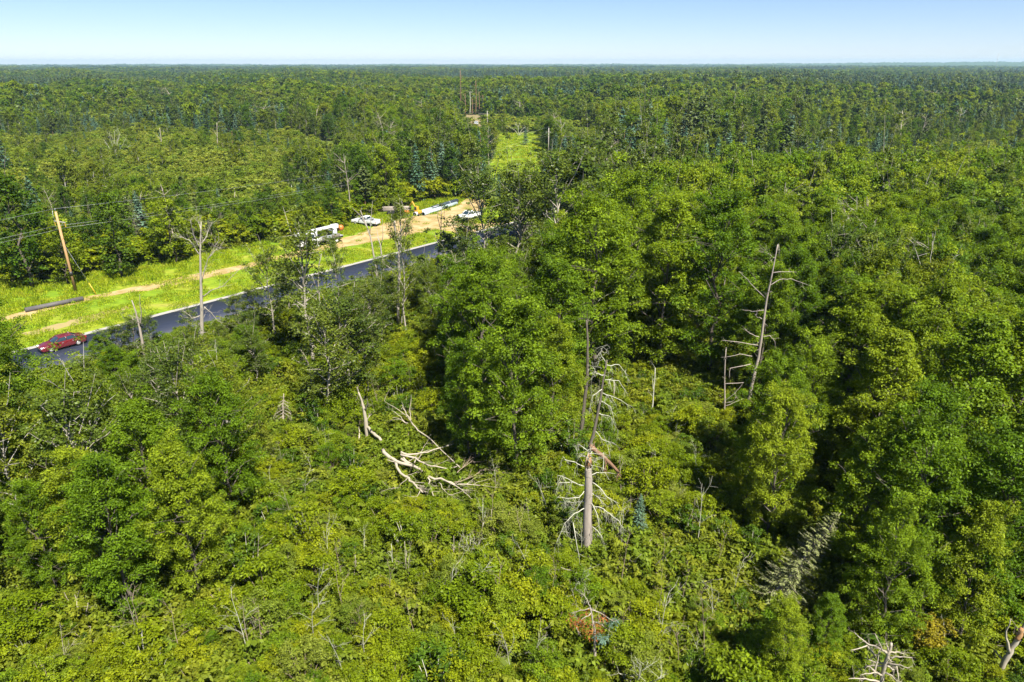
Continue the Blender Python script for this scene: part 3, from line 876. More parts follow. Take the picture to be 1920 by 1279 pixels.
X, Y = grid(4.9, -560, 560, 150, 700, rng)
ok = in_view(X, Y) & ~open_ground(X, Y) & ~near_any(X, Y, hx, 1.0)
sw = in_poly(X, Y, SWAMP)
n1 = np.sin(X * 0.021 + 1.3) * np.cos(Y * 0.017 + 0.4) + 0.6 * np.sin(X * 0.05 + Y * 0.043) + rng.normal(size=len(X)) * 0.28
n2 = np.sin(X * 0.013 + 4.0) * np.sin(Y * 0.019 + 1.1) + rng.normal(size=len(X)) * 0.3
for i in np.nonzero(ok)[0]:
    x, y = X[i], Y[i]
    u, v, dep = proj(x, y)
    q = rng.random()
    if sw[i]:
        if q < 0.05: put('spruce', x, y, rng.uniform(3, 6))
        elif q < 0.10: put('birch', x, y, rng.uniform(5, 8))
        elif q < 0.10 + 0.22 * max(0, math.sin(x * 0.06 + 2) * math.sin(y * 0.05)): put('ash' if q < 0.15 else 'dark', x, y, rng.uniform(4, 7.5), 1.15)
        continue
    st = math.sin(x * 0.031 + 2.0 * math.sin(y * 0.012)) + math.sin(y * 0.027 + 1.7 * math.sin(x * 0.017 + 1)) + 0.7 * math.sin(x * 0.083 + y * 0.061)
    h = rng.uniform(8.0, 13.5) * (0.95 + 0.22 * st)
    if st < -1.25:
        put('swamp' if q < 0.75 else 'birch', x, y, rng.uniform(2.5, 4.5), rng.uniform(1.3, 1.7))
        continue
    con = n2[i] + (0.42 if v < 205 else -0.2) + (0.35 if u > 1450 and v < 330 else 0)
    if con > 0.5: kind = 'spruce' if q < 0.7 else 'pine' if q < 0.85 else 'aspen'
    elif n1[i] > 0.55: kind = ('ash' if q < 0.7 else 'birch') if st > 0 else ('birch' if q < 0.7 else 'ash')
    elif n1[i] > -0.1: kind = 'aspen' if q < 0.45 else 'ash' if q < 0.75 else 'dark' if q < 0.85 else 'birch'
    else: kind = 'dark' if q < 0.22 else 'ash' if q < 0.48 else 'aspen' if q < 0.7 else 'birch' if q < 0.82 else 'spruce'
    if kind == 'spruce': h *= rng.uniform(0.75, 1.15)
    if kind == 'pine': h *= 1.15
    if u < 640 and 215 < v < 330: h *= 0.8
    if u > 1500 and 200 < v < 420: h *= rng.uniform(0.55, 1.0)
    h = cap(x, y, h)
    if h < 2.2: continue
    put(kind, x, y, h, rng.uniform(0.9, 1.2))

# brush of the thicket and of the forest edge
X, Y = grid(1.75, -70, 70, 12, 100, rng)
s_, d_ = sd_of(X, Y)
edge = (d_ < -9.3) & (d_ > -30) & (s_ < 66) & (s_ > -40) & (rng.random(len(X)) < 0.7)
hb = [(p['x'], p['y'], 0.7) for p in PLANTS if p['hero']]
ok = in_view(X, Y, 3) & (in_poly(X, Y, THICKET) | edge) & ~open_ground(X, Y) & ~near_any(X, Y, [(at(1100, 1040)[0], at(1100, 1040)[1], 1.4)])
FALL = [at(690, 822), at(760, 780), at(880, 800), at(920, 905), at(900, 955), at(780, 965), at(735, 920)]
nh = np.sin(X * 0.35 + 1) * np.cos(Y * 0.31 + 2) + 0.5 * np.sin(X * 0.9 + Y * 0.7)
for i in np.nonzero(ok)[0]:
    x, y = X[i], Y[i]
    h = (2.25 + 0.85 * nh[i]) * rng.uniform(0.6, 1.35)
    if edge[i] and d_[i] < -9: h = min(h, 1.5 + (-d_[i] - 9.3) * 0.30) * rng.uniform(0.8, 1.0)
    if in_poly(x, y, FALL): h = min(h * 0.36, 1.1)
    u, v, dep = proj(x, y)
    if 1040 < u < 1340 and 690 < v < 800: h *= 0.55
    if rng.random() < 0.13: continue
    w = rng.uniform(0.9, 1.25)
    hc = clear(x, y, h, w)
    if hc < 0.45: continue
    put('shrub', x, y, hc, w * min(2.0, (h / hc) ** 0.5))
X, Y = grid(3.1, -330, 200, 120, 340, rng)
ok = in_view(X, Y, 3) & in_poly(X, Y, SWAMP)
for i in np.nonzero(ok)[0]:
    put('swamp', X[i], Y[i], (3.0 + 1.3 * math.sin(X[i] * 0.09 + 1) * math.cos(Y[i] * 0.07)) * rng.uniform(0.6, 1.35), rng.uniform(0.95, 1.4))
# shrub fringe along the far side of the verge
for s in np.arange(-30, 100, 2.1):
    d = tl(s) + rng.uniform(-0.3, 2.2)
    p = rd(s + rng.uniform(-1, 1), d)
    put('shrub', p[0], p[1], rng.uniform(2.0, 3.6), 1.3)
    for q in range(3):
        p = rd(s + rng.uniform(-1, 1), d + 1.5 + 1.9 * q + rng.uniform(-.8, .8))
        put('shrub', p[0], p[1], rng.uniform(3.0, 5.2), rng.uniform(1.1, 1.45))

# dry stems through the brush and pale dead trunks through the middle forest
rng = np.random.default_rng(61)
for i in range(150):
    u, v = rng.uniform(120, 1400), rng.uniform(740, 1275)
    p = at(u, v)
    if not in_poly(p[0], p[1], THICKET) or in_poly(p[0], p[1], FALL): continue
    put('drysap', p[0], p[1], rng.uniform(2.6, 4.6))
for i in range(110):
    u, v = rng.uniform(20, 1900), rng.uniform(175, 560) if i % 3 else rng.uniform(500, 700)
    p = at(u, v)
    if open_ground(p[0], p[1]): continue
    if -40 < sd_of(*p[:2])[0] < 45 and -30 < sd_of(*p[:2])[1] < 20: continue
    hh = cap(p[0], p[1], rng.uniform(10.5, 15.5), 0.02)
    if sd_of(*p[:2])[1] < -9 and sd_of(*p[:2])[0] < 66 and v < 640: hh = min(hh, 2 + 0.25 * (-sd_of(*p[:2])[1]))
    if hh > 3.5: put('bare', p[0], p[1], hh)

# ------------------------------------------------------------------ which plants stand as things of their own
KIND_INFO = {'ash': ('ash_tree', 'ash tree', 'tree'), 'dark': ('maple_tree', 'dark leafy tree', 'tree'), 'aspen': ('aspen_tree', 'olive aspen tree', 'tree'), 'birch': ('birch_tree', 'pale birch tree', 'tree'),
             'spruce': ('spruce_tree', 'dark pointed spruce', 'tree'), 'oldspruce': ('spruce_tree', 'faded grey spruce', 'tree'), 'pine': ('pine_tree', 'open crowned pine', 'tree'),
             'shrub': ('leafy_shrub', 'yellow green leafy shrub', 'shrub'), 'swamp': ('swamp_shrub', 'olive swamp shrub', 'shrub'), 'yellow': ('yellow_sapling', 'yellow leaved sapling', 'tree'),
             'drysap': ('dry_sapling', 'slim dry leafless sapling', 'sapling'), 'bare': ('bare_dead_tree', 'slim bare pale dead tree', 'dead tree')}
LIMIT = {'ash': 300, 'dark': 110, 'aspen': 190, 'birch': 80, 'spruce': 110, 'oldspruce': 10, 'pine': 12, 'shrub': 300, 'swamp': 150, 'yellow': 5, 'drysap': 150, 'bare': 110}
P['oldspruce_hi'] = [Proto('spruce_tree', conifer(66, 10, 1.5, 40, 9, 30, 0.20, 0.035, ragged=0.35, thin=0.8), B_DEAD, L_OLDSPR, 10)]
P['yellow_hi'] = [Proto('yellow_sapling', broadleaf(57, 4, 1.3, 0.35, 12, 0.36, 34, 0.16, 0.12, kmax=3, tr=0.05), B_TWIG, L_YELLOW, 4)]

for p in PLANTS:
    p['u'], p['v'], p['dep'] = proj(p['x'], p['y'], p['h'] * 0.6)
    p['size'] = p['h'] * (1.0 if p['kind'] not in ('spruce',) else 0.7) / p['dep'] + (1.0 if p['hero'] else 0)
    p['seen'] = -60 < p['u'] < 1980 and -60 < p['v'] < 1330
    _, vt, _ = proj(p['x'], p['y'], p['h'])
    if -30 < p['u'] < 1950 and vt < 1290: p['seen'] = True
single, rest = [], []
for kind in KIND_INFO:
    ps = sorted((p for p in PLANTS if p['kind'] == kind), key=lambda p: -(p['size'] if p['seen'] else 0))
    lim = LIMIT[kind]
    for i, p in enumerate(ps):
        (single if i < lim and p['seen'] else rest).append(p)

MARKS = [(1100, 950, 'the broken grey snag'), (800, 870, 'the fallen bleached tree'), (1430, 560, 'the leaning dead spruce'), (380, 560, 'the tall bare dead tree'), (745, 520, 'the forked pale trunk'),
         (110, 645, 'the dark red car'), (130, 470, 'the wooden power pole'), (600, 435, 'the white boom truck'), (688, 412, 'the white pickup'), (815, 392, 'the stacked white pipes'),
         (965, 290, 'the bright far meadow'), (1028, 265, 'the grey far power pole'), (1110, 1175, 'the rust coloured dying fir'), (1660, 1230, 'the spiky white dead spruce'), (1895, 1215, 'the thick leaning white trunk'),
         (530, 770, 'the small white dead spruce'), (585, 700, 'the crooked white sapling'), (940, 690, 'the big round ash'), (1705, 440, 'the pale fan of dead branches'), (1255, 320, 'the orange tinged dead birch'),
         (215, 265, 'the silvery dead willow'), (15, 280, 'the lone dark blue spruce'), (1500, 1020, 'the faded grey spruce'), (105, 573, 'the dark culvert pipe'), (255, 600, 'the split snag by the road'), (890, 225, 'the far white truck'), (1092, 243, 'the far red car'), (1365, 700, 'the thin trunk with zigzag branches'),
         (1820, 480, 'the bare white birch fork'), (875, 400, 'the half hidden white pickup'), (1870, 110, 'the far radio mast')]
ORD = ['', 'second ', 'third ', 'fourth ', 'fifth ', 'sixth ', 'seventh ', 'eighth ', 'ninth ', 'tenth ', 'eleventh ', 'twelfth ', 'thirteenth ', 'fourteenth ', 'fifteenth ', 'sixteenth ', 'seventeenth ', 'eighteenth ', 'nineteenth ', 'twentieth ']
DIRS = ['right of', 'above and right of', 'above', 'above and left of', 'left of', 'below and left of', 'below', 'below and right of']
def describe(ps):
    buckets = {}
    for p in ps:
        base = KIND_INFO[p['kind']][1]
        hpx = p['h'] / p['dep'] * FPX
        best = min(MARKS, key=lambda m: math.hypot(p['u'] - m[0], p['v'] - m[1]))
        dx, dy = p['u'] - best[0], best[1] - p['v']
        o = int(((math.degrees(math.atan2(dy, dx)) + 22.5) % 360) // 45)
        if p['kind'] in ('shrub', 'swamp'): adj = 'low ' if p['h'] < 2.3 else 'tall ' if p['h'] > 3.2 else ''
        else: adj = 'broad ' if p['w'] > 1.06 else 'slim ' if p['w'] < 0.95 else ''
        buckets.setdefault((adj + base, best[2], DIRS[o]), []).append((math.hypot(dx, dy), p))
    for (base, mark, dr), lst in buckets.items():
        lst.sort(key=lambda a: a[0])
        for i, (_, p) in enumerate(lst):
            p['label'] = (f'{ORD[i]}{base} {dr} {mark}' if i else f'{base} closest {dr} {mark}') if i < len(ORD) else f'more distant {base} {dr} {mark}'
describe(single)

def lod(p):
    if p['dep'] < 95 and p['kind'] + '_hi' in P: return P[p['kind'] + '_hi']
    if p['kind'] + '_mid' in P: return P[p['kind'] + '_mid']
    return P[p['kind'] + '_hi']
GROUPS = {'ash': 'ash trees of the forest', 'dark': 'dark leafy trees of the forest', 'aspen': 'aspens of the forest', 'birch': 'birches of the forest', 'spruce': 'spruces of the forest', 'oldspruce': 'faded spruces', 'pine': 'pines of the forest',
          'shrub': 'leafy shrubs of the thicket', 'swamp': 'swamp shrubs', 'yellow': 'yellow saplings', 'drysap': 'dry saplings in the brush', 'bare': 'bare dead trees in the forest'}
def bare_stem_mesh(seed, H, r, kids, spread, bark):
    rg = np.random.default_rng(seed)
    m_ = MB()
    pts = branchy(m_, rg, (0, 0, -0.1), (rg.normal() * 0.08, rg.normal() * 0.08, 1), H, r, 0, curl=0.05, segs=7, sides=5)
    m2 = MB()
    for q in range(kids):
        i = int(rg.integers(3, 7)); a = rg.random() * 6.283
        branchy(m2, rg, pts[i], (math.cos(a) * spread, math.sin(a) * spread, 0.8), H * rg.uniform(0.12, 0.28), r * 0.35, 1, 0.5, 3, 0, 0, 3)
    return m_.mesh('trunk', [bark]), m2.mesh('branch', [bark]), H
BARE = {'drysap': [bare_stem_mesh(500 + i, 3.5, 0.022, 7, 0.6, (B_LICHEN, B_PALE, B_TWIG, B_LICHEN)[i]) for i in range(4)],
        'bare': [bare_stem_mesh(510 + i, 13, 0.13, 11, 0.9, (B_PALE, B_DEAD, B_ASPEN, B_LICHEN, B_PALE)[i]) for i in range(5)]}
rng = np.random.default_rng(44)
for p in [p for p in single if p['kind'] in BARE]:
    tm, bm_, hh = BARE[p['kind']][int(rng.integers(0, len(BARE[p['kind']])))]
    nm, _, cat = KIND_INFO[p['kind']]
    k = p['h'] / hh; thick = max(1.0, p['dep'] / 170) if p['kind'] == 'bare' else 1.0
    r = empty(nm, (p['x'], p['y'], 0), rng.random() * 6.283, p['label'], cat, GROUPS[p['kind']])
    r.scale = (k * thick, k * thick, k)
    r.rotation_euler[0] = rng.normal() * 0.06; r.rotation_euler[1] = rng.normal() * 0.06
    link('trunk', tm, r); link('branch', bm_, r)
single = [p for p in single if p['kind'] not in BARE]
rest = [p for p in rest if p['kind'] not in BARE]
for p in single:
    pr = lod(p)[int(rng.integers(0, len(lod(p))))]
    nm, _, cat = KIND_INFO[p['kind']]
    k = p['h'] / pr.H
    r = empty(nm, (p['x'], p['y'], 0), rng.random() * 6.283, p['label'], cat, GROUPS[p['kind']])
    r.scale = (k * p['w'] * rng.uniform(0.93, 1.07), k * p['w'] * rng.uniform(0.93, 1.07), k)
    if p['kind'] == 'oldspruce' and p['dep'] < 60:
        r.rotation_euler = (0, 0.42, 0)
    tm, cm = pr.parts()
    link(pr.tw, tm, r); link(pr.cw, cm, r)

# the remaining plants of the near and middle forest: one mass
def mass(name, ps, label, cat, seed):
    protos, pick, pts, scl = [], [], [], []
    rng = np.random.default_rng(seed)
    idx = {}
    for p in ps:
        L_ = lod(p)
        if p['dep'] > 330 and p['kind'] + '_low' in P: L_ = P[p['kind'] + '_low']
        pr = L_[int(rng.integers(0, len(L_)))]
        if id(pr) not in idx:
            idx[id(pr)] = len(protos); protos.append(pr.joined())
        pick.append(idx[id(pr)]); pts.append((p['x'], p['y'], 0)); k = p['h'] / pr.H; scl.append((k * p['w'], k * p['w'], k))
    if pts:
        scatter(name, pts, scl, rng.random(len(pts)) * 6.283, pick, protos, label, cat)
mass('distant_forest', [p for p in rest if p['kind'] not in ('shrub', 'swamp')], 'mixed green forest stretching away behind the nearer trees', 'forest', 45)
mass('brush_thicket', [p for p in rest if p['kind'] in ('shrub', 'swamp')], 'dense low brush filling the gaps between shrubs', 'brush', 46)

# the forest out to the horizon
rng = np.random.default_rng(50)
protos = [pr.joined() for k in ('ash', 'dark', 'aspen', 'birch', 'spruce', 'pine') for pr in P[k + '_low']]
kinds = [k for k in ('ash', 'dark', 'aspen', 'birch', 'spruce', 'pine') for pr in P[k + '_low']]
hts = np.array([pr.H for k in ('ash', 'dark', 'aspen', 'birch', 'spruce', 'pine') for pr in P[k + '_low']])
allp, allk = [], []
for y0, y1, sp_ in ((700, 1300, 6.6), (1300, 2300, 9.0), (2300, 4200, 15.0), (4200, 6600, 26.0)):
    X, Y = grid(sp_, -y1 * 0.80, y1 * 0.80, y0, y1, rng)
    k = in_view(X, Y)
    X, Y = X[k], Y[k]
    n1 = np.sin(X * 0.009 + 1.3) * np.cos(Y * 0.006 + 0.4) + 0.6 * np.sin(X * 0.021 + Y * 0.013) + rng.normal(size=len(X)) * 0.35
    n2 = np.sin(X * 0.005 + 2.0) * np.sin(Y * 0.0043 + 1.1) + rng.normal(size=len(X)) * 0.35
    marsh = (np.sin(X * 0.0021 + 0.8) + np.sin(Y * 0.0052 + X * 0.0009) > 1.25)
    q = rng.random(len(X))
    kd = np.where(n2 > 0.28, np.where(q < 0.65, 4, 5), np.where(n1 > 0.4, np.where(q < 0.6, 0, 3), np.where(n1 > -0.3, np.where(q < 0.25, 2, np.where(q < 0.62, 0, np.where(q < 0.78, 1, 4))), np.where(q < 0.3, 1, np.where(q < 0.55, 4, np.where(q < 0.82, 0, 2))))))
    keep = ~marsh | (rng.random(len(X)) < 0.12)
    first = np.array([0, 3, 5, 8, 10, 12]); num = np.array([3, 2, 3, 2, 2, 2])
    pk = first[kd] + (rng.random(len(X)) * num[kd]).astype(int)
    st = np.sin(X * 0.011 + 2 * np.sin(Y * 0.004)) + np.sin(Y * 0.0085 + 1.7 * np.sin(X * 0.006 + 1)) + 0.7 * np.sin(X * 0.033 + Y * 0.021)
    h = rng.uniform(8, 14.5, len(X)) * np.where(kd == 5, 1.2, 1) * np.clip(0.95 + 0.2 * st, 0.35, 1.5)
    wide = sp_ / 6.2
    sc = h / hts[pk]
    allp.append((np.stack((X, Y, np.zeros(len(X))), 1)[keep], np.stack((sc * wide, sc * wide, sc), 1)[keep], pk[keep]))
pts = np.concatenate([a[0] for a in allp]); scl = np.concatenate([a[1] for a in allp]); pk = np.concatenate([a[2] for a in allp])
scatter('horizon_forest', pts, scl, rng.random(len(pts)) * 6.283, pk, protos, 'forest fading to blue green towards the horizon', 'forest')

# ------------------------------------------------------------------ dead wood
def zoomed(pts, ox, oy, k):
    return [(ox + x / k, oy + y / k) for x, y in pts]

def dead_thing(name, label, cat, base, group=None):
    return empty(name, tuple(base), 0, label, cat, group)

def px_branch(mb, px, Y, r0, r1, rng, bow=0.0, origin=(0, 0, 0), twigs=0, twl=0.8, droop=0.15, sides=5, spread=0.6, depth=1, mat=0):
    """a limb read off the photograph at distance Y, bowing towards or away from the viewer"""
    n = len(px)
    pts = [at_y(u, v, Y + bow * i / max(1, n - 1)) - np.asarray(origin) for i, (u, v) in enumerate(px)]
    fine = []
    for i in range(n - 1):
        for q in range(3):
            fine.append(pts[i] + (pts[i + 1] - pts[i]) * q / 3 + rng.normal(size=3) * 0.02)
    fine.append(pts[-1])
    m = len(fine)
    mb.tube(fine, [r0 + (r1 - r0) * i / (m - 1) for i in range(m)], sides, mat)
    for q in range(twigs):
        i = int(rng.integers(max(1, m // 4), m))
        d = unit(fine[i] - fine[i - 1]) * 0.5 + rng.normal(size=3) * spread + np.array((0, 0, -droop))
        branchy(mb, rng, fine[i], d, twl * rng.uniform(0.5, 1.2), max(0.012, r1 * 0.7), depth, 0.6, 3, droop * 0.3, mat, 3)
    return fine

rng = np.random.default_rng(70)
# the broken grey snag
b = at(1101, 1043); Y0 = b[1]
t = dead_thing('broken_snag', 'tall grey snapped off snag with drooping white branches in the brush', 'dead tree', b)
mb = MB(); px_branch(mb, [(1101, 1046), (1102, 1000), (1102, 950), (1103, 905), (1103, 872)], Y0, 0.36, 0.21, rng, origin=b, sides=10); mb.build('trunk', B_DEAD, t, True)
mb = MB()
tp = at_y(1103, 875, Y0) - b
for i in range(7):
    a = i * 0.9; o = np.array((math.cos(a) * 0.13, math.sin(a) * 0.13, 0))
    mb.tube([tp + o, tp + o * 0.9 + np.array((0, 0, 0.5)), tp + o * 0.7 + np.array((rng.normal() * .08, 0, 0.6 + 0.7 * rng.random()))], [0.13, 0.08, 0.01], 4)
mb.build('splintered_top', B_RAW, t)
Z = lambda *p: zoomed(p, 1040, 820, 5.329)
for pxs, bow, tw in ((Z((300, 300), (200, 250), (110, 225), (85, 195)), -0.5, 3), (Z((295, 480), (200, 455), (110, 400), (30, 380)), -0.8, 6), (Z((200, 455), (120, 450), (40, 455)), -1, 4),
                     (Z((300, 545), (240, 600), (150, 610), (30, 600)), -1.2, 9), (Z((310, 700), (200, 760), (100, 860), (0, 1100)), -1.3, 9), (Z((305, 560), (235, 700), (170, 760), (90, 900)), 0.8, 9), (Z((370, 375), (450, 345), (600, 365)), 0.7, 4),
                     (Z((375, 455), (450, 500), (520, 590), (640, 660)), -0.9, 7), (Z((370, 700), (450, 700), (560, 770), (640, 840), (690, 920)), -1.0, 12), (Z((365, 885), (430, 940), (480, 1010)), -0.9, 3), (Z((180, 850), (210, 980), (250, 1260)), -1.6, 3),
                     (Z((300, 640), (200, 650), (60, 640)), 1.2, 8), (Z((370, 560), (440, 600), (520, 700)), 1.1, 5), (Z((360, 640), (420, 760), (440, 880)), -1.0, 6), (Z((480, 345), (490, 240), (490, 150)), 0.3, 1)):
    mb = MB(); px_branch(mb, pxs, Y0, 0.036, 0.010, rng, bow, b, tw * 2, 0.7, 0.7); mb.build('branch', B_LICHEN, t)
# the broken treetop hung on it, the log propped against it, the dead stem behind
t = dead_thing('broken_treetop', 'broken grey treetop leaning upright on the snapped snag, branches hanging to one side', 'dead treetop', b)
mb = MB(); px_branch(mb, [(1105, 862), (1107, 835), (1120, 780), (1128, 730), (1138, 675)], Y0 + 0.3, 0.13, 0.05, rng, 0.8, b, sides=8); mb.build('trunk', B_GREY, t, True)
for pxs in ([(1138, 685), (1160, 685), (1178, 705)], [(1134, 712), (1160, 714), (1176, 738)], [(1130, 738), (1152, 745), (1186, 763)], [(1127, 752), (1145, 762), (1155, 795)], [(1122, 775), (1145, 782), (1158, 805)], [(1128, 730), (1112, 742), (1106, 765)],
            [(1137, 680), (1125, 660), (1130, 650)], [(1114, 805), (1130, 825), (1148, 830)], [(1132, 705), (1118, 700), (1112, 688)]):
    mb = MB(); px_branch(mb, pxs, Y0 + 0.8, 0.03, 0.009, rng, rng.uniform(-.8, .8), b, 11, 0.6, 0.6); mb.build('branch', B_LICHEN, t)
mb = MB()
for i in range(10):
    p = at_y(1103, 862 - i * 2, Y0) - b
    branchy(mb, rng, p, np.array((rng.normal() * 0.6, rng.normal() * 0.4, 0.3)), rng.uniform(0.6, 1.5), 0.04, 2, 0.8, 3, 0.08)
mb.build('root_tangle', B_LICHEN, t)
t = dead_thing('fallen_log', 'brown broken log propped slanting against the top of the snapped snag', 'log', b)
mb = MB(); px_branch(mb, [(1107, 838), (1125, 852), (1143, 868), (1160, 886)], Y0 + 0.2, 0.17, 0.10, rng, 1.2, b, 10, 0.7, 0.5, 8); mb.build('log_body', B_BROWN, t, True)
b2 = at(1086, 838)
t = dead_thing('dead_tree', 'dark slim dead trunk standing behind the snapped snag, bare to its top', 'dead tree', b2)
mb = MB(); px_branch(mb, [(1084, 838), (1092, 790), (1099, 730), (1102, 690), (1101, 640), (1100, 600)], b2[1], 0.20, 0.07, rng, 0.5, b2, 14, 0.9, 0.1, 7); mb.build('trunk', B_GREY, t, True)
mb = MB(); px_branch(mb, [(1088, 815), (1078, 822), (1068, 826)], b2[1] - 0.6, 0.07, 0.03, rng, -0.5, b2, 8, 0.7, 0.4); mb.build('branch', B_LICHEN, t)

# the tall bare dead tree by the road
b = at(382, 718); Y0 = b[1]
t = dead_thing('bare_dead_tree', 'tall bare pale dead tree with forked crown in front of the road', 'dead tree', b)
Z = lambda *p: zoomed(p, 300, 400, 3.761)
mb = MB(); px_branch(mb, Z((310, 1195), (300, 900), (295, 700), (290, 520), (283, 290), (290, 60)), Y0, 0.25, 0.05, rng, 0.0, b, 8, 1.2, 0.0, 8); mb.build('trunk', B_ASPEN, t, True)
for pxs, tw in ((Z((292, 490), (320, 380), (340, 320), (415, 190)), 9), (Z((283, 250), (235, 150), (215, 50)), 10), (Z((288, 215), (330, 160), (365, 70)), 10), (Z((275, 290), (215, 190), (125, 160)), 8),
                (Z((300, 590), (360, 545), (440, 515), (560, 395)), 7), (Z((310, 660), (360, 700), (410, 760), (450, 775)), 4), (Z((290, 720), (230, 740), (170, 690)), 9), (Z((295, 760), (250, 820), (235, 960)), 4), (Z((300, 900), (340, 960), (360, 1030)), 4), (Z((286, 200), (290, 120), (270, 50)), 8), (Z((340, 320), (380, 270), (430, 240)), 6)):
    mb = MB(); px_branch(mb, pxs, Y0, 0.06, 0.016, rng, rng.uniform(-1.2, 1.2), b, tw * 2, 1.0, -0.25); mb.build('branch', B_ASPEN, t)

def snag(name, label, foot, trunk, limbs, r0, r1, bark, group=None, tw=3, cat='dead tree', twl=0.9, seed=1, droop=0.0, lr=0.4):
    rg = np.random.default_rng(seed)
    bb = at(*foot); yy = bb[1]
    tt = dead_thing(name, label, cat, bb, group)
    m_ = MB(); px_branch(m_, [foot] + list(trunk), yy, r0, r1, rg, 0.0, bb, tw, twl, droop, 7); m_.build('trunk', bark, tt, True)
    for l_ in limbs:
        m_ = MB(); px_branch(m_, l_, yy, max(r1, r0 * lr), 0.015, rg, rg.uniform(-1.0, 1.0), bb, tw, twl, droop); m_.build('branch', bark, tt)
    return tt
Z = lambda *p: zoomed(p, 460, 330, 3.84)
snag('split_snag', 'short split grey snag poking up just before the road edge', (282, 705), [(272, 670), (263, 620), (258, 596), (247, 563)], [[(263, 612), (264, 585), (262, 552)], [(259, 595), (250, 600), (246, 592)]], 0.20, 0.05, B_DEAD, seed=2)
snag('pale_dead_trunk', 'tallest pale dead trunk with a forked top in front of the road', (746, 612), Z((1105, 700), (1107, 500), (1100, 470), (1083, 420), (1075, 320)), [Z((1110, 480), (1118, 440), (1112, 350)), Z((1112, 460), (1180, 330), (1240, 250)), Z((1085, 420), (1060, 320), (1050, 290)), Z((1115, 420), (1160, 300), (1120, 170))], 0.20, 0.07, B_ASPEN, tw=4, seed=3)
snag('leaning_pale_trunk', 'slender pale trunk leaning before the white pickup, few branches', (712, 560), Z((955, 780), (930, 600), (900, 430), (860, 330), (830, 250)), [Z((885, 390), (840, 300), (770, 230)), Z((895, 420), (910, 280), (915, 180)), Z((870, 350), (830, 300), (800, 290))], 0.17, 0.05, B_ASPEN, tw=4, seed=4)
snag('grey_dead_trunk', 'grey dead trunk with stubby raised limbs behind the leaning pale one', (719, 512), Z((985, 600), (975, 500), (950, 440)), [Z((978, 500), (990, 430), (985, 300)), Z((970, 490), (950, 410), (945, 380))], 0.17, 0.06, B_ASPEN, tw=3, seed=5)
snag('thin_dead_trunk', 'thin grey dead trunk standing against the dirt track by the driveway', (823, 538), Z((1385, 650), (1395, 500), (1408, 420), (1412, 200)), [Z((1395, 480), (1370, 440), (1365, 400)), Z((1400, 440), (1430, 380), (1440, 330)), Z((1405, 380), (1385, 300), (1390, 230))], 0.15, 0.04, B_DEAD, tw=6, seed=6)
snag('short_pale_stem', 'short pale stem beside the foot of the tallest pale dead trunk', (753, 612), Z((1130, 980), (1135, 890)), [], 0.09, 0.05, B_ASPEN, tw=0, seed=7)
snag('pale_aspen_stem', 'pale aspen stem forking low in front of the asphalt', (600, 600), Z((530, 860), (525, 760), (530, 650), (548, 560)), [Z((525, 850), (500, 780), (480, 720)), Z((535, 830), (600, 780), (650, 770))], 0.14, 0.05, B_ASPEN, tw=2, seed=8)
snag('broken_stub', 'short broken stub beside a horizontal fallen beam in the bushes', (842, 575), [(842, 560), (842, 533)], [[(822, 543), (832, 546), (839, 549)], [(818, 566), (828, 573), (838, 578)]], 0.16, 0.10, B_DEAD, tw=0, seed=9)
snag('leaning_spruce_snag', 'tall leaning dead spruce with long bare crooked side branches', (1394, 800), zoomed([(440, 1000), (480, 840), (500, 690), (530, 480), (560, 330), (600, 130)], 1280, 420, 3.367),
     [zoomed(p, 1280, 420, 3.367) for p in ([(520, 465), (440, 390), (400, 340), (355, 300)], [(550, 390), (610, 350), (680, 345), (790, 385)], [(565, 308), (640, 300), (720, 305)], [(520, 545), (440, 550), (370, 540)], [(500, 600), (475, 590), (455, 570)],
      [(510, 710), (550, 705), (580, 740), (585, 795)], [(480, 715), (420, 690), (390, 660)], [(478, 765), (350, 745), (245, 735)], [(440, 835), (360, 822), (265, 840)], [(430, 885), (300, 910), (295, 975)], [(525, 450), (545, 425), (560, 428)], [(490, 735), (465, 760), (455, 780)])], 0.17, 0.04, B_DEAD, tw=4, seed=10, twl=0.5, lr=0.22)
snag('zigzag_branched_trunk', 'thin bare trunk with zigzag branches beside the leaning dead spruce', (1358, 800), zoomed([(265, 1200), (265, 980), (275, 780)], 1280, 420, 3.367),
     [zoomed(p, 1280, 420, 3.367) for p in ([(270, 1008), (385, 1003), (325, 1072), (250, 1130)], [(268, 1150), (300, 1138), (385, 1102)], [(270, 1130), (320, 1120), (340, 1090)])], 0.10, 0.04, B_DEAD, tw=2, seed=11, twl=0.5)
Z = lambda *p: zoomed(p, 1560, 1100, 5.333)
snag('spiky_dead_spruce', 'spiky white dead spruce with branches raying out at the picture bottom', (1640, 1345), Z((470, 1050), (505, 880), (545, 740), (575, 640), (592, 565)),
     [Z((560, 660), (370, 580), (225, 460)), Z((545, 660), (510, 640), (430, 470)), Z((570, 640), (555, 600), (540, 555)), Z((575, 660), (650, 655), (720, 668)), Z((565, 705), (680, 698), (800, 712)), Z((545, 775), (440, 760), (330, 720)), Z((540, 790), (360, 790), (285, 825)),
      Z((545, 770), (650, 775), (760, 812)), Z((505, 885), (430, 865), (285, 885)), Z((485, 955), (340, 920), (165, 920)), Z((420, 850), (450, 760), (470, 640)), Z((560, 760), (640, 800), (660, 960)), Z((520, 860), (600, 890), (650, 960)), Z((430, 690), (350, 590), (190, 635)), Z((540, 790), (620, 830), (610, 900)), Z((440, 870), (380, 800), (350, 800))],
     0.12, 0.06, B_PALE, tw=6, seed=12, twl=0.4, lr=0.16)
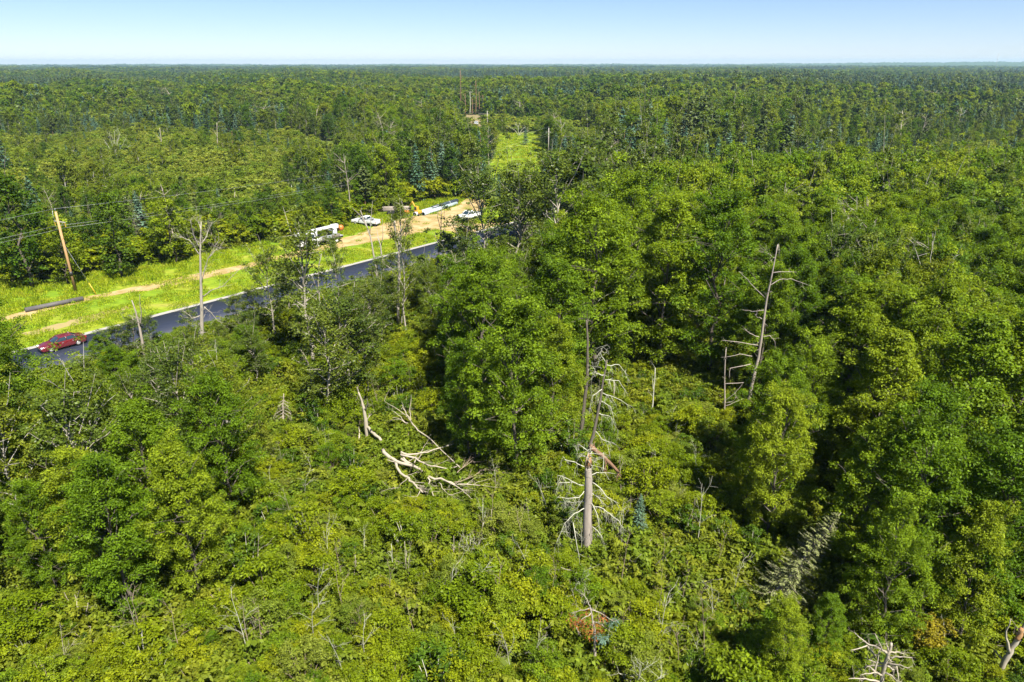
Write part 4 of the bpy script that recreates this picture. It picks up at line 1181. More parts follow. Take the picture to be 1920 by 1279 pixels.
tt = snag('leaning_birch_trunk', 'thick leaning white trunk with peeling orange bark, cut by the frame edge', (1872, 1290), [(1879, 1250), (1894, 1222), (1903, 1205), (1920, 1175), (1955, 1115), (1985, 1060)], [[(1893, 1225), (1885, 1195), (1895, 1160)]], 0.15, 0.10, B_PALE, tw=2, seed=13)
m_ = MB(); bb = at(1872, 1290); px_branch(m_, [(1907, 1198), (1912, 1189), (1918, 1178)], bb[1] - 0.04, 0.128, 0.12, rng, 0, bb, sides=7); m_.build('peeling_bark', B_RAW, tt, True)
snag('small_dead_spruce', 'small white dead spruce with fine drooping twigs in the brush', (531, 805), [(531, 780), (531, 760), (532, 738)], [[(531, 750 + 6 * i), (531 + sgn * (9 + 1.6 * i), 756 + 6.6 * i)] for i in range(8) for sgn in (-1, 1)], 0.13, 0.03, B_PALE, tw=4, seed=14, twl=0.45, droop=0.5, lr=0.2)
snag('crooked_white_sapling', 'crooked white dead sapling above the yellow green bushes', (587, 745), [(582, 705), (577, 680), (570, 664), (563, 655)], [[(578, 682), (568, 668), (560, 655)], [(583, 715), (588, 700), (600, 690)]], 0.08, 0.03, B_PALE, tw=3, seed=15)
snag('splintered_stump', 'splintered pale standing stump at the head of the fallen tree', (690, 830), [(687, 800), (684, 775), (680, 757), (672, 735)], [[(684, 770), (690, 757), (688, 748)], [(674, 826), (674, 812), (673, 800)]], 0.24, 0.06, B_PALE, tw=3, seed=16)

# the fallen bleached tree
Zf = lambda *p: zoomed(p, 620, 700, 4.568)
b = at(790, 880)
t = dead_thing('fallen_tree', 'fallen bleached tree with many bare limbs lying in the brush', 'fallen tree', b)
def lying(px, r0, r1, tw, nm='limb', h=(1.7, 1.1), mat=B_PALE):
    mb = MB()
    n = len(px)
    pts = [at(u, v, h[0] + (h[1] - h[0]) * i / (n - 1)) - b for i, (u, v) in enumerate(px)]
    fine = []
    for i in range(n - 1):
        for q in range(3): fine.append(pts[i] + (pts[i + 1] - pts[i]) * q / 3 + rng.normal(size=3) * 0.04)
    fine.append(pts[-1]); m = len(fine); r0 *= 0.72; r1 *= 0.7
    mb.tube(fine, [r0 + (r1 - r0) * i / (m - 1) for i in range(m)], 7)
    for q in range(tw):
        i = int(rng.integers(m // 3, m))
        d = unit(fine[i] - fine[i - 1]) + rng.normal(size=3) * 0.55
        d[2] = abs(d[2]) * 0.4
        branchy(mb, rng, fine[i], d, rng.uniform(0.6, 1.8), max(0.02, r1 * 0.7), 2, 0.6, 2, 0.02)
    return mb.build(nm, mat, t, True)
lying(Zf((440, 660), (500, 720), (560, 755), (700, 790), (800, 850), (830, 880)), 0.22, 0.14, 1, 'trunk')
lying(Zf((830, 880), (1000, 920), (1100, 950), (1280, 960)), 0.13, 0.04, 8)
lying(Zf((550, 760), (580, 830), (660, 900), (720, 955), (760, 990), (790, 1020)), 0.16, 0.06, 7)
lying(Zf((600, 680), (680, 700), (830, 670), (950, 640), (1055, 600)), 0.12, 0.05, 3)
lying(Zf((600, 705), (720, 730), (800, 770), (900, 800), (1000, 815), (1100, 790)), 0.12, 0.04, 5)
lying(Zf((600, 730), (660, 760), (720, 790)), 0.13, 0.08, 1)
lying(Zf((600, 690), (640, 740), (700, 780)), 0.12, 0.08, 1)
lying(Zf((825, 870), (850, 950), (880, 1050)), 0.10, 0.04, 5)
lying(Zf((990, 920), (1120, 990), (1210, 1080)), 0.06, 0.02, 3)
lying(Zf((720, 775), (770, 700), (800, 620)), 0.06, 0.03, 2)
lying(Zf((660, 900), (600, 940), (580, 980)), 0.04, 0.02, 2)
lying(Zf((770, 1010), (740, 1060), (700, 1130)), 0.05, 0.02, 3)
lying(Zf((930, 930), (960, 1000), (1040, 1040)), 0.05, 0.02, 5)
lying(Zf((1060, 940), (1180, 900), (1330, 820)), 0.05, 0.02, 12, 'twig_tangle', mat=B_TWIG)
lying(Zf((1080, 850), (1160, 790), (1270, 700)), 0.05, 0.02, 12, 'twig_tangle', mat=B_TWIG)
b = at(702, 815)
t = dead_thing('trunk_section', 'short pale broken trunk section between the stump and the fallen tree', 'log', b)
lying(Zf((315, 455), (370, 510), (430, 575)), 0.20, 0.17, 0, 'log_body', (1.6, 1.3))
b = at(784, 807)
t = dead_thing('fallen_pole', 'straight white barkless stem lying slantwise over the fallen tree', 'log', b)
lying(Zf((690, 405), (750, 490), (870, 580), (1110, 810)), 0.10, 0.05, 0, 'log_body', (1.5, 1.2))
b = at(765, 785)
t = dead_thing('dead_branch_fan', 'fan of straight pale dead branches above the fallen tree', 'dead branch', b)
for p in ([(690, 405), (580, 310), (460, 240)], [(690, 405), (640, 330), (615, 290)], [(660, 430), (590, 390), (530, 380)], [(680, 400), (660, 350), (620, 295)], [(650, 430), (600, 370), (540, 330)], [(690, 400), (675, 330), (690, 180)]):
    lying(Zf(*p), 0.05, 0.02, 1, 'branch', (1.3, 2.2))

# the dying fir in the foreground
b = at(1119, 1258); Y0 = b[1]
t = dead_thing('dying_fir', 'dying small fir, rust red needles above a blue green skirt, in the foreground brush', 'fir tree', b)
mb = MB(); px_branch(mb, [(1119, 1258), (1116, 1215), (1114, 1180), (1106, 1135)], Y0, 0.11, 0.03, rng, 0, b, 2, 0.5, 0.2, 7); mb.build('trunk', B_DEAD, t, True)
def needle_sprays(px, n, L, W, rad, nm, mat, yoff=0.0):
    cs = np.array([at_y(u, v, Y0 + yoff + rng.normal() * 0.25) - b for u, v in px])
    V, tint = cluster_leaves(rng, cs, np.full(len(cs), rad), n, L, W, flat=0.5, droop=0.8, fold=0.03)
    return link(nm, leaf_mesh(nm, V, tint, mat), t)
needle_sprays([(1070, 1158), (1080, 1166), (1090, 1160), (1085, 1176), (1095, 1182), (1104, 1190), (1110, 1178), (1118, 1172), (1122, 1185), (1100, 1170), (1075, 1172), (1128, 1160), (1098, 1150), (1112, 1196)], 26, 0.17, 0.045, 0.36, 'rust_foliage', L_RUST)
needle_sprays([(1122, 1195), (1130, 1200), (1138, 1196), (1148, 1172), (1154, 1166), (1128, 1206)], 38, 0.18, 0.05, 0.36, 'blue_foliage', L_TEAL)
for pxs in ([(1106, 1140), (1090, 1145), (1068, 1150)], [(1107, 1143), (1125, 1148), (1150, 1165)], [(1106, 1138), (1098, 1120), (1090, 1112)], [(1108, 1150), (1092, 1160), (1080, 1175)], [(1112, 1165), (1125, 1170), (1140, 1180)], [(1117, 1205), (1108, 1222), (1103, 1240)]):
    mb = MB(); px_branch(mb, pxs, Y0, 0.03, 0.01, rng, rng.uniform(-.4, .4), b, 7, 0.45, 0.1); mb.build('branch', B_PALE, t)

# fans, willows and stems farther off
def fan(name, label, foot, tips, r, bark, cat='dead shrub', tw=5, twl=1.2, seed=1, lift=0.0):
    rg = np.random.default_rng(seed)
    bb = at(*foot); tt = dead_thing(name, label, cat, bb)
    for tip in tips:
        m_ = MB(); mid = ((foot[0] + tip[0]) / 2 + rg.normal() * 2, (foot[1] + tip[1]) / 2 - 3 + rg.normal() * 2)
        px_branch(m_, [foot, mid, tip], bb[1], r, r * 0.3, rg, rg.uniform(-2, 2), bb, tw, twl, 0.0, 4, 0.5, 1); m_.build('branch', bark, tt)
    return tt
fan('dead_willow', 'silvery dead willow bush in the swamp, wide and twiggy', (215, 296), [(195, 262), (205, 248), (215, 246), (225, 250), (236, 260), (198, 285), (232, 282), (188, 275), (243, 274), (210, 256), (222, 258)], 0.09, B_LICHEN, tw=9, twl=2.4, seed=21)
fan('dead_branch_fan', 'pale fan of dead branches rising from the green canopy', (1690, 492), [(1672, 420), (1684, 418), (1694, 414), (1704, 412), (1722, 416), (1735, 422), (1712, 430), (1726, 440), (1678, 445)], 0.08, B_PALE, tw=4, twl=1.6, seed=22)
fan('dead_birch', 'half dead birch with orange tinged dry crown', (1252, 378), [(1245, 320), (1255, 300), (1262, 310), (1268, 325), (1240, 340)], 0.10, B_PALE, 'dead tree', tw=5, twl=1.8, seed=23)
b = at(1252, 378); Y0 = b[1]; t = bpy.data.objects['dead_birch']
needle_sprays([(1250, 312), (1256, 304), (1262, 312), (1255, 322), (1265, 324), (1260, 332)], 26, 0.30, 0.16, 0.7, 'dry_foliage', leaf_mat('dry_leaf', [(0.30, 0.13, 0.04), (0.36, 0.2, 0.07)]))
fan('white_birch_fork', 'bare white forked birch standing among dark spruces', (1872, 372), [(1858, 320), (1872, 318), (1890, 335), (1866, 340)], 0.12, B_PALE, 'dead tree', tw=3, twl=1.2, seed=24)
fan('white_birch_fork', 'white dead birch stems in the forest above the bare white fork', (1828, 248), [(1815, 222), (1818, 215), (1830, 224), (1835, 222)], 0.22, B_PALE, 'dead tree', tw=2, twl=1.5, seed=25)
fan('dead_shrub', 'grey twiggy dead shrub at the forest foot beyond the power pole', (215, 492), [(195, 478), (205, 470), (215, 468), (225, 472), (236, 480), (200, 486), (232, 488)], 0.06, B_LICHEN, tw=9, twl=1.4, seed=26)
fan('dead_shrub', 'grey dry bush at the edge of the bright far meadow', (972, 254), [(955, 238), (965, 232), (975, 230), (985, 238), (990, 246)], 0.12, B_LICHEN, tw=6, twl=2.2, seed=27)
fan('dead_branch', 'white forked dead branch in the brush near the bottom corner trees', (160, 1180), [(140, 1115), (150, 1140), (165, 1130), (170, 1175), (120, 1110)], 0.05, B_PALE, 'dead branch', tw=2, twl=0.6, seed=28)
fan('dead_shrub', 'large tangle of grey dead twigs at the bottom beside the dying fir', (1195, 1292), [(1160, 1262), (1180, 1248), (1200, 1246), (1215, 1242), (1235, 1256), (1245, 1268), (1170, 1275), (1225, 1275)], 0.035, B_LICHEN, tw=10, twl=0.8, seed=29)
fan('dead_shrub', 'thin grey dead shrub leaning in the middle of the brush', (880, 1050), [(868, 1000), (882, 990), (890, 1010), (860, 1020), (898, 1020), (905, 1030)], 0.03, B_LICHEN, tw=6, twl=0.7, seed=30)
fan('dead_shrub', 'dry pale twigs above the dying fir', (1092, 1140), [(1070, 1098), (1085, 1090), (1098, 1095), (1105, 1110), (1075, 1115)], 0.025, B_LICHEN, tw=6, twl=0.6, seed=31)
fan('dead_branch', 'brown tangle of fallen branches among bushes by the road trees', (820, 620), [(800, 600), (812, 595), (825, 600), (838, 604), (845, 612), (805, 612)], 0.05, B_DEAD, 'dead branch', tw=6, twl=0.9, seed=32)
fan('dead_branch', 'bare branches of a toppled tree by the far roadside', (990, 480), [(965, 425), (975, 440), (985, 430), (1000, 450), (975, 460)], 0.09, B_DEAD, 'dead branch', tw=5, twl=1.6, seed=33)
fan('dead_branch', 'broken pale branches beside a small white stump in the left brush', (365, 785), [(345, 760), (352, 745), (372, 742), (380, 750), (345, 770)], 0.05, B_LICHEN, 'dead branch', tw=6, twl=0.7, seed=34)
fan('dead_branch', 'dry grey branch pile at the edge of the left trees', (568, 1010), [(548, 970), (558, 985), (575, 990), (585, 1000), (555, 1005)], 0.035, B_DEAD, 'dead branch', tw=8, twl=0.6, seed=35)
fan('dead_branch', 'thin white fallen branch pointing up the slope beside the snapped snag', (1180, 1068), [(1222, 1010), (1196, 1045), (1190, 1040)], 0.04, B_PALE, 'dead branch', tw=2, twl=0.5, seed=36)
fan('dead_branch', 'curved white fallen branch in the grassy gap', (1212, 1075), [(1262, 1030), (1235, 1045), (1242, 1065)], 0.045, B_PALE, 'dead branch', tw=2, twl=0.6, seed=37)
fan('dead_branch', 'forked white fallen branch farthest along the grassy gap', (1308, 1100), [(1345, 1078), (1350, 1095), (1355, 1085)], 0.045, B_PALE, 'dead branch', tw=3, twl=0.6, seed=38)
fan('dead_branch', 'straight grey fallen branch below the snapped snag', (1108, 1088), [(1052, 1064), (1080, 1076)], 0.05, B_DEAD, 'dead branch', tw=1, twl=0.5, seed=39)
# slim bare stems
STEMS = [(737, 1075, 1020, 'first slim pale stem of the pair in the middle brush'), (762, 1085, 1015, 'second slim pale stem of the pair in the middle brush'), (850, 1070, 1005, 'bent slim pale stem left of the thin dead shrub'), (903, 1030, 945, 'slim white stem below the fallen tree'), (920, 1020, 955, 'shorter slim white stem below the fallen tree'),
         (665, 1085, 1040, 'slim yellowish stem among the left brush'), (1222, 780, 690, 'slim bare stem in the dark gap of the forest'), (1150, 760, 715, 'white stem behind the broken treetop'), (1255, 212, 165, 'bare grey trunk far off above the canopy'), (1095, 165, 125, 'tall bare grey trunk on the far forest line'),
         (408, 280, 230, 'bare white trunk at the far edge of the swamp'), (437, 280, 245, 'bare brown trunk at the far edge of the swamp'), (487, 265, 235, 'forked white trunk at the far edge of the swamp'), (590, 262, 205, 'tall grey dead trunk beyond the swamp'), (305, 285, 240, 'white trunks pair member over the swamp willow'), (36, 260, 230, 'short white trunk near the lone dark spruce'),
         (140, 385, 340, 'white birch stem in the swamp above the power pole'), (438, 400, 360, 'broken white stem at the swamp fringe'), (550, 380, 348, 'white stem on the dark wood edge'), (800, 330, 285, 'slanting white trunk in the dark trees'), (1690, 255, 215, 'pale dry trunk in the far right woods'), (1548, 225, 205, 'white bare trunk in the far right woods'), (1745, 385, 330, 'white stem in the right woods'), (1100, 590, 520, 'thin bare stem before the tall ash row'),
         (980, 470, 370, 'grey bare trunk by the far roadside'), (1015, 450, 350, 'second grey bare trunk by the far roadside'), (1615, 1190, 1140, 'slim stem in the shade near the bottom woods'), (1768, 1235, 1165, 'slim pale stem beside the yellow sapling'), (1905, 1085, 1000, 'pale trunk in the dark at the frame edge'), (1888, 1080, 1010, 'thinner pale trunk in the dark at the frame edge'), (210, 935, 895, 'white stem piece below the pale birch')]
for i, (u, vb, vt, lab) in enumerate(STEMS):
    bb = at(u, vb); hh = at_y(u, vt, bb[1])[2]
    rr = 0.035 if bb[1] < 48 else min(0.22, 0.05 + bb[1] * 0.0006)
    lean = np.random.default_rng(400 + i).normal() * 4
    snag('bare_sapling', lab, (u, vb), [(u + lean * 0.4, vb * 0.6 + vt * 0.4), (u + lean, vt)], [[(u + lean * 0.5, vb * 0.5 + vt * 0.5), (u + lean + (8 if i % 2 else -8) * min(1, hh / 8), vb * 0.25 + vt * 0.75)]], rr, rr * 0.4, B_BROWN if 'brown' in lab else B_PALE if i % 3 else B_LICHEN, 'slim bare stems', 3, 'bare sapling', hh * 0.14, 400 + i)
for i, (u, vt) in enumerate(((863, 132), (872, 178), (881, 172), (892, 150), (898, 172), (905, 178), (885, 185))):
    bb = at(u, 216)
    snag('bare_pine_trunk', ('tallest', 'shorter', 'pale', 'second tallest', 'slim', 'outermost', 'shortest')[i] + ' bare pine trunk behind the far white truck', (u, 216), [(u + 1, (216 + vt) / 2), (u, vt)], [[(u, vt + 12), (u + (4, -4)[i % 2], vt + 9)]], 0.27, 0.14, B_BROWN if i != 2 else B_LICHEN, 'bare pine trunks beyond the yard', 4, 'bare trunk', 2.0, 440 + i)

# ------------------------------------------------------------------ utility poles and wires
W_POLE = noise_mat('pole_wood', [(0.26, 0.15, 0.07), (0.38, 0.23, 0.11), (0.44, 0.29, 0.15)], 3, stretch=(2, 2, 0.3))
W_OLD = noise_mat('weathered_pole_wood', [(0.24, 0.22, 0.19), (0.36, 0.34, 0.30)], 3, stretch=(2, 2, 0.3))
M_GALV = paint_mat('galvanised_steel', (0.34, 0.36, 0.37), 0.5, 0.3)
M_BLACK = paint_mat('black_plastic', (0.02, 0.02, 0.022), 0.5)
M_PORC = paint_mat('grey_porcelain', (0.30, 0.33, 0.34), 0.25)
M_YELLOW = paint_mat('safety_yellow', (0.50, 0.33, 0.02), 0.45)
LINE = math.atan2(256 - 94.5, 13 + 63.3)
def pole(name, label, base, H, mat, arm=2.4, rz=LINE, detail=True, cap=False):
    t = empty(name, tuple(base), rz, label, 'power pole', 'poles of the power line')
    mb = MB(); mb.tube([(0, 0, -0.3), (0, 0, H * 0.5), (0, 0, H)], [0.20, 0.175, 0.14], 12); mb.build('post', mat, t, True)
    za = H - 1.45
    mb = MB(); mb.box((0.19, 0, za), (0.11, arm, 0.13)); mb.build('crossarm', W_OLD, t, bevel=0.01)
    for s_ in (-1, 1):
        mb = MB(); mb.tube([(0.19, s_ * arm * 0.3, za - 0.05), (0.16, 0.02 * s_, za - 0.75)], 0.02, 4); mb.build('brace', M_GALV, t)
        mb = MB()
        for q in range(4): mb.tube([(0.19, s_ * arm * 0.46, za - 0.14 - q * 0.14), (0.19, s_ * arm * 0.46, za - 0.22 - q * 0.14)], [0.085, 0.05], 8)
        mb.tube([(0.19, s_ * arm * 0.46, za), (0.19, s_ * arm * 0.46, za - 0.75)], 0.02, 5)
        mb.build('insulator', M_YELLOW if detail else M_PORC, t)
    mb = MB(); mb.tube([(0, 0, H), (0, 0, H + 0.45)], 0.03, 6); mb.tube([(0, 0, H + 0.3), (0, 0, H + 0.38)], [0.08, 0.05], 8); mb.build('insulator', M_PORC, t)
    if detail:
        mb = MB(); mb.tube([(0.19, arm * 0.40, za), (0.19, arm * 0.47, za + 0.9), (0.19, arm * 0.40, za + 1.45)], 0.035, 6); mb.build('arrester', M_GALV, t)
        mb = MB(); mb.tube([(0, 0, 2.75), (0, 0, 3.35)], 0.215, 12); mb.build('black_band', M_BLACK, t, True)
        mb = MB(); mb.tube([(0.17, 0.1, za - 1.0), (0.19, 0.1, za - 2.6)], 0.05, 6); mb.build('fuse', M_GALV, t)
    return t
pb = at(143, 551); ph = at_y(118, 397, pb[1])[2]
pole('power_pole', 'wooden power pole with black band and crossarm on the grass verge', pb, ph, W_POLE)
p2 = at(1028, 290); p2h = at_y(1028, 240, p2[1])[2]
pole('power_pole', 'weathered grey power pole at the edge of the far meadow', p2, p2h, W_OLD, detail=False)
p3 = at(914, 243); p3h = at_y(914, 208, p3[1])[2]
pole('power_pole', 'far power pole showing only its wide crossarm above the trees', p3, p3h, W_OLD, arm=9.0, rz=math.pi / 2, detail=False)
# guy wire with its yellow guard
gA = at(181, 553)
t = empty('guy_wire', tuple(gA), 0, 'guy wire with yellow guard anchoring the wooden power pole', 'guy wire')
g0 = np.array((0, 0, 0.0)); g1 = np.array(pb) + np.array((0, 0, ph * 0.62)) - gA
mb = MB(); mb.tube([g0 + (g1 - g0) * 0.24, g1], 0.018, 4); mb.build('cable', M_GALV, t)
mb = MB(); mb.tube([g0, g0 + (g1 - g0) * 0.24], 0.06, 6); mb.build('guard', M_YELLOW, t)
def wire(label, a, b, sag):
    mid = (np.asarray(a) + np.asarray(b)) / 2
    o = empty('overhead_wire', tuple(a), 0, label, 'wire', 'wires of the power line')
    n = 24
    mb = MB(); mb.tube([(np.asarray(b) - a) * (i / n) - np.array((0, 0, sag * 4 * (i / n) * (1 - i / n))) for i in range(n + 1)], 0.012, 4); mb.build('cable', M_GALV, o)
ld = np.array((math.cos(LINE), math.sin(LINE), 0)); lp = np.array((-ld[1], ld[0], 0))
p0 = np.array(pb) - ld * 62 + np.array((-2, 3, 0)); p0h = ph - 0.6
for nm, off, dz, dz2 in (('topmost', 0, 0.42, 0.42), ('farther lower', 1.1, -2.15, -2.15), ('nearer lower', -1.1, -2.15, -2.15)):
    a = np.array(pb) + lp * off + np.array((0, 0, ph + dz)); e = np.array(p2) + lp * off + np.array((0, 0, p2h + dz2))
    wire(f'{nm} wire running from the wooden pole to the far grey pole', a, e, 2.6)
    wire(f'{nm} wire leaving the wooden pole towards the frame edge', a, p0 + lp * off + np.array((0, 0, p0h + dz)), 0.5)
# a slim white reflector stake on the verge
bb = at(60, 603)
t = empty('marker_stake', tuple(bb), 0, 'slim pale marker stake on the verge above the car', 'stake')
mb = MB(); mb.box((0, 0, 0.6), (0.07, 0.03, 1.2)); mb.build('post', paint_mat('stake_paint', (0.5, 0.45, 0.2), 0.6), t)
mb = MB(); mb.box((0, -0.018, 1.1), (0.065, 0.006, 0.12)); mb.build('reflector', M_YELLOW, t)

# ------------------------------------------------------------------ pipes
def hollow_pipe(name, label, a, e, r, mat, cat='pipe', group=None, bands=0):
    a, e = np.asarray(a, float), np.asarray(e, float)
    ax = unit(e - a); L = np.linalg.norm(e - a)
    t = empty(name, tuple(a), 0, label, cat, group)
    side = unit(np.cross(ax, (0, 0, 1.0))); up = np.cross(side, ax)
    def ring(s, rr): return [ax * s + side * math.cos(k / 16 * 6.2832) * rr + up * math.sin(k / 16 * 6.2832) * rr + np.array((0, 0, r)) for k in range(16)]
    mb = MB(); mb.loft([ring(0.0, r * 0.88), ring(0, r), ring(L, r), ring(L, r * 0.88)], cap=False); mb.build('outer_wall', mat, t, True)
    mb = MB(); mb.loft([ring(0.01, r * 0.878), ring(L - 0.01, r * 0.878)], cap=False); mb.build('inner_wall', M_BLACK, t, True)
    for q in range(bands):
        s = L * (q + 1) / (bands + 1)
        mb = MB(); mb.loft([ring(s - 0.06, r * 1.03), ring(s + 0.06, r * 1.03)], cap=True); mb.build('strap', M_GALV, t)
M_PIPEW = paint_mat('pale_pipe_coating', (0.42, 0.47, 0.50), 0.4, dirt=0.05)
M_PIPEB = paint_mat('pale_blue_pipe_coating', (0.36, 0.45, 0.48), 0.4, dirt=0.05)
M_PIPED = paint_mat('dark_blue_pipe_coating', (0.035, 0.05, 0.075), 0.45)
hollow_pipe('steel_pipe', 'long pale blue pipe lying foremost beside the dirt track', at(794, 405), at(856, 385), 0.44, M_PIPEB, group='pipes beside the dirt track', bands=3)
pv = unit(at(856, 385) - at(794, 405)); pn = np.array((-pv[1], pv[0], 0))
hollow_pipe('steel_pipe', 'short white pipe lying behind the long pale blue pipe', at(794, 405) + pn * 1.3 - pv * 1.4, at(794, 405) + pn * 1.3 + pv * 5.2, 0.48, M_PIPEW, group='pipes beside the dirt track', bands=1)
hollow_pipe('steel_pipe', 'dark blue pipe lying end on to the short white pipe', at(794, 405) + pn * 1.5 + pv * 5.6, at(794, 405) + pn * 1.4 + pv * 16.2, 0.52, M_PIPED, group='pipes beside the dirt track', bands=2)
M_CULV = noise_mat('weathered_culvert_steel', [(0.045, 0.045, 0.048), (0.085, 0.08, 0.08), (0.12, 0.10, 0.09)], 1.5, rough=0.6)
hollow_pipe('culvert_pipe', 'dark grey culvert pipe lying in the grass below the wooden power pole', at(48, 586), at(157, 564), 0.33, M_CULV)

# ------------------------------------------------------------------ vehicles (x forward, z up)
M_GLASS = paint_mat('tinted_glass', (0.02, 0.035, 0.045), 0.06, dirt=0.0, spec=0.8)
M_TYRE = noise_mat('tyre_rubber', [(0.012, 0.012, 0.012), (0.03, 0.03, 0.03)], 12, rough=0.9)
M_RIM = paint_mat('alloy_rim', (0.55, 0.55, 0.54), 0.3, 0.5)
M_WHITE = paint_mat('white_paint', (0.62, 0.63, 0.64), 0.3, coat=0.4, dirt=0.06)
M_RED = paint_mat('dark_red_paint', (0.115, 0.010, 0.014), 0.25, coat=0.8, dirt=0.06)
M_HEAD = paint_mat('headlight_glass', (0.55, 0.58, 0.6), 0.1, dirt=0)
M_TAIL = paint_mat('taillight_glass', (0.35, 0.015, 0.012), 0.15, dirt=0)
M_TRIM = paint_mat('black_trim', (0.02, 0.02, 0.021), 0.6)
M_ORANGE = paint_mat('orange_paint', (0.46, 0.15, 0.03), 0.45)
M_DIGGER = paint_mat('digger_yellow', (0.48, 0.27, 0.02), 0.4)
M_DECK = noise_mat('worn_deck', [(0.10, 0.09, 0.08), (0.22, 0.20, 0.18)], 4)

def wheels(t, spots, r, w, rim=M_RIM):
    for x, y in spots:
        mb = MB(); s_ = 1 if y > 0 else -1
        mb.tube([(x, y - s_ * w * 0.3, r), (x, y + s_ * w * 0.46, r), (x, y + s_ * w * 0.5, r)], [r * 0.62, r * 0.62, r * 0.5], 14)
        wo_ = mb.build('wheel', rim, t, True)
        mb = MB()
        ring = lambda yy, rr: [(x + math.cos(k / 18 * 6.2832) * rr, yy, r + math.sin(k / 18 * 6.2832) * rr) for k in range(18)]
        mb.loft([ring(y - w / 2, r * 0.62), ring(y - w / 2, r * 0.94), ring(y - w * 0.3, r), ring(y + w * 0.3, r), ring(y + w / 2, r * 0.94), ring(y + w / 2, r * 0.62)], cap=False)
        mb.build('tyre', M_TYRE, wo_, True)

def profile_body(mb, prof, half, inset=0.06, mat=0, side_in=None):
    """extrude a side outline over the width with softened flanks"""
    cx = sum(p[0] for p in prof) / len(prof); cz = sum(p[1] for p in prof) / len(prof)
    def sec(y, k): return [(cx + (x - cx) * k, y, cz + (z - cz) * k) for x, z in prof]
    mb.loft([sec(-half, 0.955), sec(-half + inset, 1.0), sec(half - inset, 1.0), sec(half, 0.955)], mat)

def sedan(name, label, loc, rz, paint, group=None):
    t = empty(name, loc, rz, label, 'car', group)
    mb = MB()
    prof = [(-2.38, 0.42), (-2.42, 0.72), (-2.30, 0.98), (-1.75, 1.03), (-0.6, 0.98), (0.85, 0.96), (1.4, 0.90), (2.05, 0.80), (2.36, 0.66), (2.42, 0.42), (2.3, 0.24), (-2.25, 0.26)]
    profile_body(mb, prof, 0.91, 0.10); mb.build('body', paint, t, bevel=0.04)
    def ring(z, xf, xr, hw): return [(xf, -hw * 0.82, z), (xf, hw * 0.82, z), (xr, hw * 0.82, z), (xr, -hw * 0.82, z)]
    mb = MB(); mb.loft([[(1.05, -.80, .96), (1.05, .80, .96), (-1.75, .80, 1.0), (-1.75, -.80, 1.0)], [(0.28, -.64, 1.40), (0.28, .64, 1.40), (-0.98, .62, 1.41), (-0.98, -.62, 1.41)]]); mb.build('cabin_glass', M_GLASS, t, bevel=0.02)
    mb = MB(); mb.loft([[(0.36, -.67, 1.375), (0.36, .67, 1.375), (-1.06, .65, 1.385), (-1.06, -.65, 1.385)], [(0.12, -.58, 1.45), (0.12, .58, 1.45), (-0.86, .56, 1.45), (-0.86, -.56, 1.45)]]); mb.build('roof', paint, t, bevel=0.02)
    for s_ in (-1, 1):
        for a, c in (((1.06, s_ * .82, .95), (0.30, s_ * .66, 1.40)), ((-0.30, s_ * .815, .97), (-0.36, s_ * .66, 1.40)), ((-1.80, s_ * .81, 1.0), (-1.0, s_ * .64, 1.41))):
            mb = MB(); mb.tube([a, c], 0.04, 5); mb.build('window_pillar', paint, t)
        mb = MB(); mb.box((0.75, s_ * 0.98, 1.02), (0.2, 0.2, 0.14)); mb.build('mirror', paint, t, bevel=0.03)
        mb = MB(); mb.box((2.26, s_ * 0.66, 0.68), (0.24, 0.36, 0.14)); mb.build('headlight', M_HEAD, t, bevel=0.03)
        mb = MB(); mb.box((-2.34, s_ * 0.66, 0.82), (0.14, 0.40, 0.16)); mb.build('taillight', M_TAIL, t, bevel=0.03)
        for x in (0.35, -0.75):
            mb = MB(); mb.box((x - 0.2, s_ * 0.925, 0.82), (0.2, 0.025, 0.035)); mb.build('door_handle', M_RIM, t)
    mb = MB(); mb.box((2.41, 0, 0.46), (0.06, 1.1, 0.2)); mb.build('grille', M_TRIM, t)
    mb = MB(); mb.box((-2.42, 0, 0.40), (0.07, 1.3, 0.16)); mb.build('rear_bumper', M_TRIM, t)
    mb = MB(); mb.box((0, 0, 0.24), (4.2, 1.7, 0.1)); mb.build('underbody', M_TRIM, t)
    wheels(t, [(1.42, -.80), (1.42, .80), (-1.42, -.80), (-1.42, .80)], 0.335, 0.24)
    return t

